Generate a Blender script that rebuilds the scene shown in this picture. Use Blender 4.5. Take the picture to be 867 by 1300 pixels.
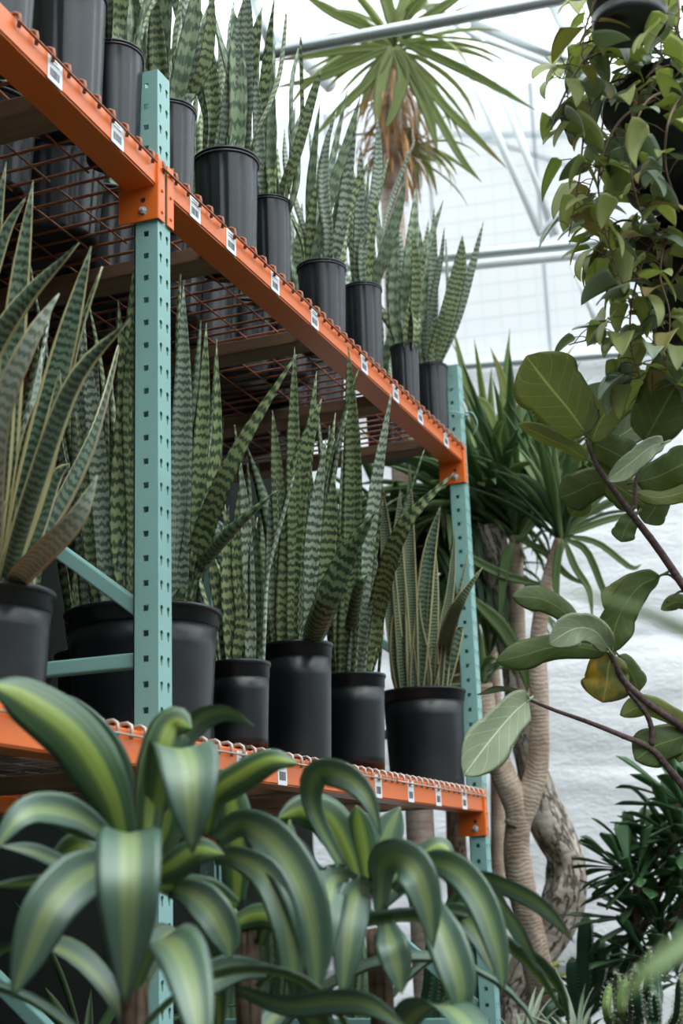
import bpy, bmesh, math, random
from mathutils import Vector, Matrix, noise
for o in list(bpy.data.objects): bpy.data.objects.remove(o)
SC = bpy.context.scene
COL = SC.collection
PI = math.pi

# ------------------------------------------------------------------ camera
CAMZ = 1.35
F = 1799.1; YAW, PITCH, ROLL = .3647, .2602, -.0361
CPOS = Vector((1.329, 0, CAMZ))
fw = Vector((-math.sin(YAW)*math.cos(PITCH), math.cos(YAW)*math.cos(PITCH), math.sin(PITCH)))
rt = Vector((math.cos(YAW), math.sin(YAW), 0)); up = rt.cross(fw)
rt, up = rt*math.cos(ROLL)+up*math.sin(ROLL), -rt*math.sin(ROLL)+up*math.cos(ROLL)
cam = bpy.data.cameras.new('camera'); co = bpy.data.objects.new('camera', cam); COL.objects.link(co)
co.matrix_world = Matrix((( rt.x, up.x, -fw.x, CPOS.x), (rt.y, up.y, -fw.y, CPOS.y), (rt.z, up.z, -fw.z, CPOS.z), (0,0,0,1)))
cam.sensor_fit = 'HORIZONTAL'; cam.sensor_width = 24.0; cam.lens = F*24.0/867
cam.dof.use_dof = True; cam.dof.focus_distance = 3.35; cam.dof.aperture_fstop = 3.8
cam.clip_start = .05; cam.clip_end = 200
SC.camera = co

def ray(x, y): return fw + rt*((x-433.5)/F) - up*((y-650)/F)
def P(x, y, d): return CPOS + ray(x, y)*d
def onX(x, y, X): v = ray(x, y); return CPOS + v*((X-CPOS.x)/v.x)
def onZ(x, y, Z): v = ray(x, y); return CPOS + v*((Z-CPOS.z)/v.z)
def onY(x, y, Y): v = ray(x, y); return CPOS + v*((Y-CPOS.y)/v.y)

# ------------------------------------------------------------------ world, sun, exposure
SC.view_settings.view_transform = 'Standard'; SC.view_settings.look = 'None'
SC.view_settings.gamma = 1; SC.view_settings.use_curve_mapping = False
SC.view_settings.exposure = 0.48
W = bpy.data.worlds.new('sky'); SC.world = W; W.use_nodes = True
nt = W.node_tree; nt.nodes.clear()
def N(nt, t, **k):
    n = nt.nodes.new(t)
    for a, b in k.items(): setattr(n, a, b)
    return n
wo = N(nt, 'ShaderNodeOutputWorld'); bg = N(nt, 'ShaderNodeBackground')
tc = N(nt, 'ShaderNodeTexCoord'); sp = N(nt, 'ShaderNodeSeparateXYZ'); cr = N(nt, 'ShaderNodeValToRGB')
nt.links.new(tc.outputs['Generated'], sp.inputs[0]); nt.links.new(sp.outputs['Z'], cr.inputs[0])
cr.color_ramp.elements[0].position = 0.0; cr.color_ramp.elements[0].color = (.06, .07, .075, 1)
cr.color_ramp.elements[1].position = 0.55; cr.color_ramp.elements[1].color = (1, 1.0, 1.0, 1)
e = cr.color_ramp.elements.new(.22); e.color = (.30, .335, .36, 1)
def mr(src, a, b, lo, hi):
    n = N(nt, 'ShaderNodeMapRange', interpolation_type='SMOOTHSTEP'); nt.links.new(src, n.inputs[0])
    for i, v in enumerate((a, b, lo, hi)): n.inputs[i+1].default_value = v
    return n.outputs[0]
mm_ = N(nt, 'ShaderNodeMath', operation='MULTIPLY'); nt.links.new(mr(sp.outputs['X'], -.95, -.45, .12, 1.0), mm_.inputs[0]); nt.links.new(mr(sp.outputs['Y'], -.7, .2, .20, 1.0), mm_.inputs[1])
vm_ = N(nt, 'ShaderNodeVectorMath', operation='SCALE'); nt.links.new(cr.outputs[0], vm_.inputs[0]); nt.links.new(mm_.outputs[0], vm_.inputs['Scale'])
nt.links.new(vm_.outputs[0], bg.inputs[0]); bg.inputs[1].default_value = 1.65
nt.links.new(bg.outputs[0], wo.inputs[0])
sun = bpy.data.lights.new('sun', 'SUN'); so = bpy.data.objects.new('sun', sun); COL.objects.link(so)
sun.energy = 5.6; sun.angle = math.radians(50); sun.color = (1.0, .97, .92)
sdir = Vector((.40, -.28, .87)).normalized()      # towards the sun: high over the aisle
so.rotation_euler = (sdir).to_track_quat('Z', 'Y').to_euler()
SC.cycles.max_bounces = 8; SC.cycles.transparent_max_bounces = 16
SC.cycles.use_denoising = True

# ------------------------------------------------------------------ materials
MATS = {}
class G:
    """tiny node graph helper"""
    def __init__(s, name):
        s.m = bpy.data.materials.new(name); s.m.use_nodes = True; s.t = s.m.node_tree; s.t.nodes.clear()
        s.out = s.n('ShaderNodeOutputMaterial'); MATS[name] = s.m
    def n(s, t, **k): return N(s.t, t, **k)
    def l(s, a, b): s.t.links.new(a, b)
    def val(s, v, inp):
        if hasattr(v, 'is_linked') or isinstance(v, bpy.types.NodeSocket): s.l(v, inp)
        else: inp.default_value = v
    def math(s, op, a, b=0.0, c=None, clamp=False):
        n = s.n('ShaderNodeMath', operation=op, use_clamp=clamp); s.val(a, n.inputs[0]); s.val(b, n.inputs[1])
        if c is not None: s.val(c, n.inputs[2])
        return n.outputs[0]
    def mix(s, f, a, b, mode='MIX'):
        n = s.n('ShaderNodeMix', data_type='RGBA', blend_type=mode); s.val(f, n.inputs[0])
        for v, i in ((a, 6), (b, 7)):
            if isinstance(v, tuple): v = v if len(v) == 4 else v+(1,)
            s.val(v, n.inputs[i])
        return n.outputs[2]
    def noise(s, vec, scale, detail=2.0, rough=.5):
        n = s.n('ShaderNodeTexNoise'); n.inputs['Scale'].default_value = scale; n.inputs['Detail'].default_value = detail
        n.inputs['Roughness'].default_value = rough
        if vec is not None: s.l(vec, n.inputs['Vector'])
        return n.outputs[0]
    def ramp(s, f, stops):
        n = s.n('ShaderNodeValToRGB'); els = n.color_ramp.elements
        while len(els) > 1: els.remove(els[-1])
        els[0].position = stops[0][0]; els[0].color = stops[0][1]+(1,) if len(stops[0][1]) == 3 else stops[0][1]
        for p, c in stops[1:]:
            q = els.new(p); q.color = c+(1,) if len(c) == 3 else c
        s.l(f, n.inputs[0]); return n.outputs[0]
    def ss(s, x, a, b):   # smoothstep a..b -> 0..1
        n = s.n('ShaderNodeMapRange', interpolation_type='SMOOTHSTEP'); s.val(x, n.inputs[0])
        n.inputs[1].default_value = a; n.inputs[2].default_value = b; return n.outputs[0]
    def principled(s, col, rough, spec=.5, bump=None, bstr=.3, bdist=.01, metal=0.0, coat=0.0):
        p = s.n('ShaderNodeBsdfPrincipled')
        if isinstance(col, tuple): col = col+(1,) if len(col) == 3 else col
        s.val(col, p.inputs['Base Color']); s.val(rough, p.inputs['Roughness']); p.inputs['Metallic'].default_value = metal
        p.inputs['Specular IOR Level'].default_value = spec; p.inputs['Coat Weight'].default_value = coat
        if bump is not None:
            b = s.n('ShaderNodeBump'); b.inputs['Strength'].default_value = bstr; b.inputs['Distance'].default_value = bdist
            s.l(bump, b.inputs['Height']); s.l(b.outputs[0], p.inputs['Normal'])
        return p.outputs[0]
    def end(s, sh): s.l(sh, s.out.inputs[0]); return s.m
    def trans(s, sh, col, fac):
        t = s.n('ShaderNodeBsdfTranslucent'); s.val(col if not isinstance(col, tuple) else col+(1,), t.inputs[0])
        m = s.n('ShaderNodeMixShader'); m.inputs[0].default_value = fac; s.l(sh, m.inputs[1]); s.l(t.outputs[0], m.inputs[2]); return m.outputs[0]
    def obj(s): return s.n('ShaderNodeTexCoord').outputs['Object']
    def uv(s):
        n = s.n('ShaderNodeUVMap'); x = s.n('ShaderNodeSeparateXYZ'); s.l(n.outputs[0], x.inputs[0])
        return n.outputs[0], x.outputs[0], x.outputs[1]
    def rnd(s):
        n = s.n('ShaderNodeVertexColor', layer_name='leafdata'); x = s.n('ShaderNodeSeparateColor'); s.l(n.outputs[0], x.inputs[0])
        return x.outputs[0], x.outputs[1], x.outputs[2]
    def comb(s, a, b, c=0.0):
        n = s.n('ShaderNodeCombineXYZ'); s.val(a, n.inputs[0]); s.val(b, n.inputs[1]); s.val(c, n.inputs[2]); return n.outputs[0]

def plain(name, col, rough, spec=.5, var=.15, vscale=8.0, metal=0.0, bstr=0.0, bscale=60.0, coat=0.0):
    g = G(name); o = g.obj(); nz = g.noise(o, vscale, 4)
    c = g.mix(nz, tuple(x*(1-var) for x in col), tuple(min(1, x*(1+var)) for x in col))
    b = g.noise(o, bscale, 4) if bstr else None
    return g.end(g.principled(c, rough, spec, b, bstr, .003, metal, coat))

def snake_mat(name, light, dark, margin=None, freq=52.0, rough=.42):
    g = G(name); _, u, v = g.uv(); r, vn, _b = g.rnd()
    uc = g.math('ABSOLUTE', g.math('SUBTRACT', u, .5))
    r50 = g.math('MULTIPLY', r, 50.0)
    n1 = g.noise(g.comb(g.math('MULTIPLY', u, 5.0), g.math('MULTIPLY', v, 26.0), r50), 1.0, 4, .6)
    n2 = g.noise(g.comb(g.math('MULTIPLY', u, 2.0), g.math('MULTIPLY', v, 9.0), g.math('ADD', r50, 9.0)), 1.0, 2)
    ph = g.math('ADD', g.math('MULTIPLY', v, g.math('ADD', 1.0, g.math('MULTIPLY', r, .5))), g.math('MULTIPLY', n1, 1.5/freq))
    s_ = g.math('SINE', g.math('MULTIPLY', ph, freq*2*PI))
    band = g.math('MULTIPLY', g.ss(g.math('ADD', s_, g.math('MULTIPLY', n2, 1.7)), .30, 1.5), .95)
    dk = g.mix(g.ss(vn, .45, .95), dark, tuple(x*.8 for x in dark))
    lt = g.mix(r, light, tuple(x*.62 for x in light))
    c = g.mix(band, lt, dk)
    # long pale streaks
    st = g.noise(g.comb(g.math('MULTIPLY', u, 26.0), g.math('MULTIPLY', v, 3.0), r50), 1.0, 3)
    c = g.mix(g.math('MULTIPLY', g.ss(st, .5, .75), .35), c, tuple(min(1, x*1.5) for x in light))
    if margin:
        n3 = g.noise(g.comb(0.0, g.math('MULTIPLY', v, 14.0), r50), 1.0, 2)
        c = g.mix(g.ss(g.math('ADD', uc, g.math('MULTIPLY', n3, .05)), .405, .425), c, margin)
    else:
        c = g.mix(g.ss(uc, .475, .49), c, tuple(x*.45 for x in dark))
    bm = g.noise(g.comb(g.math('MULTIPLY', u, 30.0), g.math('MULTIPLY', v, 4.0), r50), 1.0, 2)
    sh = g.principled(c, rough, .5, bm, .25, .002)
    return g.end(g.trans(sh, g.mix(.5, c, (.25, .35, .1)), .06))
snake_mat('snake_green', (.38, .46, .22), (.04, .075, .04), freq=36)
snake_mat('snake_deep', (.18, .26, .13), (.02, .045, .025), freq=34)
snake_mat('snake_grey', (.46, .53, .40), (.07, .12, .08), freq=42)
snake_mat('snake_coarse', (.34, .44, .27), (.09, .15, .09), freq=22)
snake_mat('snake_yellow', (.17, .25, .16), (.02, .05, .032), (.60, .54, .27), freq=52)
snake_mat('snake_pale', (.48, .55, .46), (.20, .28, .21), (.60, .56, .34), freq=50)  # lighter copy of the yellow edged leaf, highlight put into the colour
snake_mat('snake_fine', (.27, .34, .20), (.025, .055, .035), (.55, .50, .28), freq=85)

def corn_mat():
    g = G('corn_leaf'); _, u, v = g.uv(); r, vn, bk = g.rnd()
    uc = g.math('ABSOLUTE', g.math('SUBTRACT', u, .5))
    r50 = g.math('MULTIPLY', r, 50.0)
    st = g.noise(g.comb(g.math('MULTIPLY', u, 22.0), g.math('MULTIPLY', v, 1.5), r50), 1.0, 3)
    e_ = g.math('ADD', uc, g.math('MULTIPLY', g.math('SUBTRACT', st, .5), .26))
    c = g.mix(g.ss(e_, .07, .24), g.mix(bk, (.24, .32, .14), (.27, .37, .06)), g.mix(bk, (.085, .155, .115), (.03, .085, .028)))  # sky sheen greyed into the upper face colour, underside painted darker
    c = g.mix(g.math('MULTIPLY', g.ss(st, .52, .66), .5), c, (.16, .28, .10))
    c = g.mix(g.math('MULTIPLY', g.ss(uc, .0, .012), 1.0), (.16, .24, .05), c)
    bm = g.math('SINE', g.math('MULTIPLY', u, 190.0))
    sh = g.principled(c, .42, .95, bm, .14, .001)
    return g.end(g.trans(sh, g.mix(.5, c, (.35, .5, .06)), .16))
corn_mat()
def fig_mat(name, col, col2, tf, yel=0.0):
    g = G(name); _, u, v = g.uv(); r, vn, _b = g.rnd()
    uc = g.math('ABSOLUTE', g.math('SUBTRACT', u, .5)); r50 = g.math('MULTIPLY', r, 50.0)
    nz = g.noise(g.comb(g.math('MULTIPLY', u, 3.0), g.math('MULTIPLY', v, 20.0), r50), 1.0, 4)
    c = g.mix(nz, col, col2)
    wob = g.math('MULTIPLY', g.noise(g.comb(u, g.math('MULTIPLY', v, 12.0), r50), 3.0, 3), .10)
    vv = g.math('ADD', g.math('MULTIPLY', g.math('SUBTRACT', vn, g.math('MULTIPLY', uc, .55)), 6.5), wob)
    fr = g.math('ABSOLUTE', g.math('SUBTRACT', g.math('FRACT', vv), .5))
    side = g.math('SUBTRACT', 1.0, g.ss(fr, .0, .06))
    mid = g.math('SUBTRACT', 1.0, g.ss(uc, .006, .028))
    net = g.n('ShaderNodeTexVoronoi', feature='DISTANCE_TO_EDGE'); net.inputs['Scale'].default_value = 1.0
    g.l(g.comb(g.math('MULTIPLY', u, 16.0), g.math('MULTIPLY', v, 130.0), r50), net.inputs['Vector'])
    ne = g.math('SUBTRACT', 1.0, g.ss(net.outputs[0], .0, .09))
    vein = g.math('MAXIMUM', g.math('MULTIPLY', side, .5), g.math('MAXIMUM', mid, g.math('MULTIPLY', ne, .14)))
    c = g.mix(g.math('MULTIPLY', vein, .95), c, tuple(min(1, x*1.9+.03) for x in col2))
    if yel: c = g.mix(g.math('MULTIPLY', g.ss(g.math('ADD', nz, g.math('MULTIPLY', g.ss(u, .7, .0), .35)), .55, .8), yel), c, (.62, .38, .05))
    sh = g.principled(c, .45, .45, vein, -.3, .003)
    return g.end(g.trans(sh, g.mix(.4, c, (.4, .45, .08)), tf))
fig_mat('fig_under', (.27, .30, .12), (.36, .39, .17), .55)
fig_mat('fig_dark', (.11, .16, .06), (.17, .23, .09), .45)
fig_mat('fig_top', (.26, .33, .19), (.36, .42, .27), .2)
fig_mat('fig_yellow', (.14, .17, .05), (.22, .22, .07), .35, .9)
def strap_mat(name, a, b, tf=.25, rough=.4, stripe=None, tip=None):
    g = G(name); _, u, v = g.uv(); r, vn, _b = g.rnd()
    uc = g.math('ABSOLUTE', g.math('SUBTRACT', u, .5))
    c = g.mix(r, a, b)
    st = g.noise(g.comb(g.math('MULTIPLY', u, 14.0), g.math('MULTIPLY', v, 2.0), g.math('MULTIPLY', r, 40.0)), 1.0, 2)
    c = g.mix(g.math('MULTIPLY', st, .5), c, tuple(x*1.4 for x in b))
    if stripe: c = g.mix(g.ss(uc, .36, .40), c, stripe)
    if tip: c = g.mix(g.math('MULTIPLY', g.ss(vn, .62, 1.0), g.ss(r, .35, .75)), c, tip)
    sh = g.principled(c, rough, .5, st, .1, .001)
    return g.end(g.trans(sh, g.mix(.5, c, (.35, .45, .1)), tf))
strap_mat('strap_dark', (.035, .08, .035), (.10, .18, .07))
strap_mat('strap_green', (.10, .18, .06), (.26, .36, .15), .3)
strap_mat('strap_palm', (.22, .29, .10), (.38, .43, .18), .4, .4, None, (.5, .3, .12))
strap_mat('strap_dead', (.60, .27, .11), (.72, .42, .20), .35, .7)
strap_mat('strap_pale', (.14, .22, .13), (.34, .42, .30), .2, .4, (.42, .50, .38))
strap_mat('strap_spot', (.03, .09, .035), (.06, .14, .05), .15)
strap_mat('heart_leaf', (.28, .36, .13), (.66, .68, .32), .62, .42)
strap_mat('heart_grey', (.20, .28, .18), (.38, .46, .34), .35, .4)
strap_mat('heart_brown', (.45, .30, .14), (.42, .38, .15), .45, .5)
strap_mat('succulent', (.03, .10, .05), (.10, .20, .10), .1, .35)

def painted(name, col, rough, scr, wear=.62):
    g = G(name); o = g.obj(); n1 = g.noise(o, 3.0, 5); n2 = g.noise(o, 38.0, 6, .7)
    c = g.mix(n1, tuple(x*.82 for x in col), tuple(min(1, x*1.12) for x in col))
    c = g.mix(g.ss(n2, wear, wear+.06), c, scr)
    return g.end(g.principled(c, rough, .5, g.noise(o, 180, 3), .06, .001))
painted('orange_paint', (.80, .165, .022), .38, (.40, .10, .05), .66)
painted('teal_paint', (.25, .46, .43), .40, (.16, .30, .27), .68)
plain('hole_dark', (.02, .03, .03), .8)
plain('galvanised', (.55, .57, .58), .35, metal=.7)
plain('steel_bolt', (.75, .76, .78), .25, metal=.35)
plain('rusty_wire', (.30, .105, .05), .5, var=.4, vscale=25, metal=.25)
plain('grey_wire', (.50, .40, .34), .4, var=.35, vscale=20, metal=.45)
plain('under_wire', (.28, .19, .14), .5, var=.4, vscale=20, metal=.3)
def wood():
    g = G('wood'); o = g.obj(); mp = g.n('ShaderNodeMapping'); mp.inputs['Scale'].default_value = (1.5, 22, 22); g.l(o, mp.inputs[0])
    nz = g.noise(mp.outputs[0], 2.0, 5, .6)
    return g.end(g.principled(g.mix(nz, (.12, .07, .045), (.30, .18, .11)), .75, .3, nz, .2, .003))
wood()
def pot_mat(name, col, rough, dust):
    g = G(name); o = g.obj(); n1 = g.noise(o, 5.0, 5, .6); n2 = g.noise(o, 60.0, 5, .7)
    c = g.mix(g.math('MULTIPLY', g.ss(n1, .45, .8), dust), col, (.16, .17, .17))
    c = g.mix(g.math('MULTIPLY', g.ss(n2, .62, .75), dust*.7), c, (.22, .22, .21))
    return g.end(g.principled(c, g.math('ADD', rough, g.math('MULTIPLY', n1, .2)), .5, n1, .12, .006))
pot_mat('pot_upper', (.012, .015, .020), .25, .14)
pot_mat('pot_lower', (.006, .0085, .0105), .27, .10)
pot_mat('pot_grey', (.045, .055, .06), .4, .3)
plain('soil', (.035, .022, .014), .95, .1, .5, 40, bstr=.8, bscale=90)
plain('label_white', (.80, .83, .86), .35, .5, .05)
plain('label_print', (.12, .13, .15), .5)
def bark(name, a, b, ringf=38.0, crack=.0):
    g = G(name); _, u, v = g.uv(); o = g.obj()
    n1 = g.noise(o, 9.0, 5, .6)
    ring = g.math('SINE', g.math('MULTIPLY', g.math('ADD', v, g.math('MULTIPLY', g.noise(o, 14.0, 3), .05)), ringf*2*PI))
    c = g.mix(g.ss(n1, .25, .75), a, b)
    c = g.mix(g.math('MULTIPLY', g.ss(g.math('ADD', ring, g.math('MULTIPLY', g.noise(o, 22.0, 4), 1.6)), 1.2, 2.0), .32), c, tuple(x*.45 for x in a))
    h = g.math('ADD', g.math('MULTIPLY', ring, -.06), n1)
    if crack:
        mp = g.comb(g.math('MULTIPLY', u, 11.0), g.math('MULTIPLY', v, 5.5), 0.0)
        n2 = g.noise(mp, 1.0, 5, .55)
        k = g.math('SUBTRACT', 1.0, g.ss(g.math('ABSOLUTE', g.math('SUBTRACT', n2, .5)), .0, .05))
        c = g.mix(g.math('MULTIPLY', k, crack), c, (.055, .038, .028)); h = g.math('SUBTRACT', h, g.math('MULTIPLY', k, 1.4))
    return g.end(g.principled(c, .85, .2, h, .7, .012))
bark('bark_tan', (.36, .25, .18), (.66, .53, .43), 58)
bark('bark_grey', (.40, .33, .27), (.70, .62, .54), 30, .85)
bark('bark_dark', (.12, .08, .055), (.24, .17, .12), 30, .6)
bark('bark_palm', (.45, .33, .27), (.66, .54, .46), 28)
bark('bark_fig', (.07, .045, .045), (.17, .12, .11), 60)
plain('vine_stem', (.16, .10, .06), .6, var=.4, vscale=30)
plain('petiole', (.22, .12, .09), .5)
plain('cactus_dark', (.03, .085, .045), .45, .5, .5, 12)
plain('cactus_pale', (.20, .30, .17), .5, .4, .4, 10)
plain('cactus_lime', (.16, .25, .07), .5, .4, .4, 10)
plain('spine', (.50, .48, .40), .6)
plain('white_pipe', (.72, .76, .77), .3, .5, .08, 3)
plain('steel_pipe', (.46, .50, .50), .28, .5, .15, 4, metal=.55)
plain('concrete', (.05, .05, .045), .9, .2, .3, 3, bstr=.4)
plain('dark_backing', (.014, .018, .016), .95, .1, .3, 5)  # near black for the added wall that darkens the rack interior
def wallmat():
    g = G('bubble_wall'); o = g.obj(); mp = g.n('ShaderNodeMapping'); mp.inputs['Scale'].default_value = (1, 1, 2.2); g.l(o, mp.inputs[0])
    n1 = g.noise(mp.outputs[0], 26.0, 5, .6); n2 = g.noise(mp.outputs[0], 3.0, 4, .6)
    c = g.mix(n2, (.86, .88, .92), (.93, .94, .96))
    h = g.math('ADD', g.math('MULTIPLY', n1, .35), n2)
    return g.end(g.principled(c, .55, .3, h, .55, .035))
wallmat()
def film():
    g = G('roof_film'); o = g.obj(); nz = g.noise(o, .5, 2)
    t = g.n('ShaderNodeBsdfTransparent'); t.inputs[0].default_value = (.93, .96, .98, 1)
    tr = g.n('ShaderNodeBsdfTranslucent'); g.l(g.mix(nz, (.70, .80, .86), (.92, .94, .95)), tr.inputs[0])
    m = g.n('ShaderNodeMixShader'); m.inputs[0].default_value = .5; g.l(t.outputs[0], m.inputs[1]); g.l(tr.outputs[0], m.inputs[2])
    return g.end(m.outputs[0])
film()
def polycarb():
    g = G('polycarbonate'); o = g.obj(); x = g.n('ShaderNodeSeparateXYZ'); g.l(o, x.inputs[0])
    def line(s_, f, w): 
        q = g.math('ABSOLUTE', g.math('SUBTRACT', g.math('FRACT', g.math('MULTIPLY', s_, f)), .5)); return g.math('SUBTRACT', 1.0, g.ss(q, 0.0, w))
    k = g.math('MULTIPLY', g.math('MAXIMUM', g.math('MULTIPLY', line(x.outputs[0], 9.0, .1), .5), line(x.outputs[2], 9.0, .1)), .28)
    k = g.math('MAXIMUM', k, g.math('MULTIPLY', line(x.outputs[0], 1.5, .03), .9))
    t = g.n('ShaderNodeBsdfTransparent'); g.l(g.mix(k, (.95, .97, .98), (.60, .64, .66)), t.inputs[0])
    tr = g.n('ShaderNodeBsdfTranslucent'); g.l(g.mix(k, (.90, .92, .93), (.55, .58, .60)), tr.inputs[0])
    m = g.n('ShaderNodeMixShader'); m.inputs[0].default_value = .5; g.l(t.outputs[0], m.inputs[1]); g.l(tr.outputs[0], m.inputs[2])
    return g.end(m.outputs[0])
polycarb()

# ------------------------------------------------------------------ mesh helpers
class MB:
    def __init__(s): s.v = []; s.f = []; s.uv = []; s.rd = []; s.mi = []
    def add(s, vs, fs, uvs=None, rd=None, mi=0):
        b = len(s.v); s.v += [tuple(p) for p in vs]; s.f += [tuple(b+i for i in q) for q in fs]
        s.uv += uvs if uvs else [(0., 0.)]*len(vs); s.rd += rd if rd else [(.5, .5, 0.)]*len(vs)
        s.mi += [mi]*len(fs)
    def box(s, lo, hi, mi=0):
        x0, y0, z0 = lo; x1, y1, z1 = hi
        s.add([(x0,y0,z0),(x1,y0,z0),(x1,y1,z0),(x0,y1,z0),(x0,y0,z1),(x1,y0,z1),(x1,y1,z1),(x0,y1,z1)],
              [(0,3,2,1),(4,5,6,7),(0,1,5,4),(1,2,6,5),(2,3,7,6),(3,0,4,7)], mi=mi)
    def obox(s, c, ax, ay, az, mi=0):   # centre and half vectors
        c = Vector(c); q = []
        for k in (-1, 1):
            for i, j in ((-1,-1),(1,-1),(1,1),(-1,1)): q.append(c+ax*i+ay*j+az*k)
        s.add(q, [(0,3,2,1),(4,5,6,7),(0,1,5,4),(1,2,6,5),(2,3,7,6),(3,0,4,7)], mi=mi)
    def tube(s, pts, rad, k=8, mi=0, cap=True, lump=0.0, seed=0, ridges=0, rdepth=0.0):
        pts = [Vector(p) for p in pts]; n = len(pts)
        if not hasattr(rad, '__len__'): rad = [rad]*n
        t0 = (pts[1]-pts[0]).normalized(); a = t0.orthogonal().normalized(); L = 0; vs = []; uv = []
        for i in range(n):
            t = (pts[min(i+1, n-1)]-pts[max(i-1, 0)])
            t = t.normalized() if t.length > 1e-9 else t0
            a = (a-t*a.dot(t)); a = a.normalized() if a.length > 1e-6 else t.orthogonal().normalized(); b = t.cross(a)
            if i: L += (pts[i]-pts[i-1]).length
            for j in range(k):
                th = 2*PI*j/k; r = rad[i]
                if lump:
                    r *= 1+lump*noise.noise(Vector((math.cos(th)*1.6+seed, math.sin(th)*1.6, L*5)))
                if ridges: r *= 1+rdepth*math.cos(th*ridges)
                vs.append(pts[i]+a*(math.cos(th)*r)+b*(math.sin(th)*r)); uv.append((j/k, L))
        fs = [(i*k+j, i*k+(j+1) % k, (i+1)*k+(j+1) % k, (i+1)*k+j) for i in range(n-1) for j in range(k)]
        if cap: fs += [tuple(range(k-1, -1, -1)), tuple((n-1)*k+j for j in range(k))]
        s.add(vs, fs, uv, None, mi)
    def lathe(s, c, prof, k=40, mi=0, flute=None, caps=True):
        c = Vector(c); vs = []; n = len(prof)
        for i, (r, z) in enumerate(prof):
            for j in range(k):
                th = 2*PI*j/k; q = r
                if flute: q = r*(1+flute(th, z))
                vs.append(c+Vector((math.cos(th)*q, math.sin(th)*q, z)))
        fs = [(i*k+j, i*k+(j+1) % k, (i+1)*k+(j+1) % k, (i+1)*k+j) for i in range(n-1) for j in range(k)]
        if caps: fs += [tuple(range(k-1, -1, -1)), tuple((n-1)*k+j for j in range(k))]
        s.add(vs, fs, mi=mi)
    def build(s, name, mats, parent=None, smooth=True, bevel=0.0, origin=None):
        me = bpy.data.meshes.new(name)
        off = Vector(origin) if origin is not None else None
        vs = s.v if off is None else [(a-off.x, b-off.y, c-off.z) for a, b, c in s.v]
        me.from_pydata(vs, [], s.f)
        ul = me.uv_layers.new(name='UVMap'); idx = [0]*len(me.loops); me.loops.foreach_get('vertex_index', idx)
        flat = []
        for i in idx: flat += s.uv[i]
        ul.data.foreach_set('uv', flat)
        ca = me.color_attributes.new('leafdata', 'FLOAT_COLOR', 'POINT'); fl = []
        for q in s.rd: fl += [q[0], q[1], q[2], 1.0]
        ca.data.foreach_set('color', fl)
        if isinstance(mats, str): mats = [mats]
        for m in mats: me.materials.append(MATS[m])
        me.polygons.foreach_set('material_index', s.mi)
        me.polygons.foreach_set('use_smooth', [smooth]*len(me.polygons))
        o = bpy.data.objects.new(name, me); COL.objects.link(o)
        if off is not None: o.location = off
        if parent is not None: o.parent = parent; 
        if parent is not None: o.matrix_parent_inverse = Matrix.Identity(4)
        if bevel:
            b = o.modifiers.new('bevel', 'BEVEL'); b.width = bevel; b.segments = 2; b.limit_method = 'ANGLE'
        me.validate(); me.update()
        return o
def thing(name, label, cat, loc=(0,0,0), group=None):
    o = bpy.data.objects.new(name, None); COL.objects.link(o); o.location = loc; o.empty_display_size = .05
    o['label'] = label; o['category'] = cat
    if group: o['group'] = group
    return o
ABS = {}
def _part(mb, name, mats, par, **k):
    base = ABS.get(par.name, Vector(par.location))
    v = [(a-base.x, b-base.y, c-base.z) for a, b, c in mb.v]
    old = mb.v; mb.v = v; o = mb.build(name, mats, par, **k); mb.v = old
    ABS[o.name] = base
    return o
def struct(mb, name, mats, **k):
    o = mb.build(name, mats, None, **k); o['kind'] = 'structure'; return o

def crv(pts, n):
    """Catmull-Rom resample"""
    pts = [Vector(p) for p in pts]
    if len(pts) == 2: return [pts[0].lerp(pts[1], i/(n-1)) for i in range(n)]
    q = [pts[0]*2-pts[1]]+pts+[pts[-1]*2-pts[-2]]; m = len(pts)-1; out = []
    for i in range(n):
        x = i/(n-1)*m; k = min(int(x), m-1); t = x-k; a, b, c, d = q[k:k+4]
        out.append(.5*((2*b)+(c-a)*t+(2*a-5*b+4*c-d)*t*t+(3*b-a-3*c+d)*t*t*t))
    return out
def wp_snake(v): return max(.02, (.55+.45*min(1, v/.35)) * (1-max(0, (v-.55)/.45)**2.1))
def wp_strap(v): return max(.02, min(1, .42+v*3.0) * (1-max(0, (v-.45)/.55)**1.9))
def wp_corn(v): return max(.02, min(1, .42+1.5*v) * (1-max(0, (v-.5)/.5)**2.3))
def wp_lance(v): return max(.02, math.sin(PI*min(1, max(0, v))**.8)**.75)
def wp_fig(v): return max(.03, (.36+.34*math.sin(PI*min(1, v/.6))**.8+.56*math.exp(-((v-.72)/.24)**2))*(min(1, v/.07)**.5)*(1-max(0, (v-.80)/.20)**2.2)**.6)
def wp_heart(v): return max(.02, (min(1, .25+v/.10)**.5)*(1-v)**.85*(1.0+.75*v)*1.02)
def wp_spat(v): return max(.06, (.22+.78*min(1, v/.75)**1.6)*(1-max(0, (v-.78)/.22)**2.4)**.5)
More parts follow.
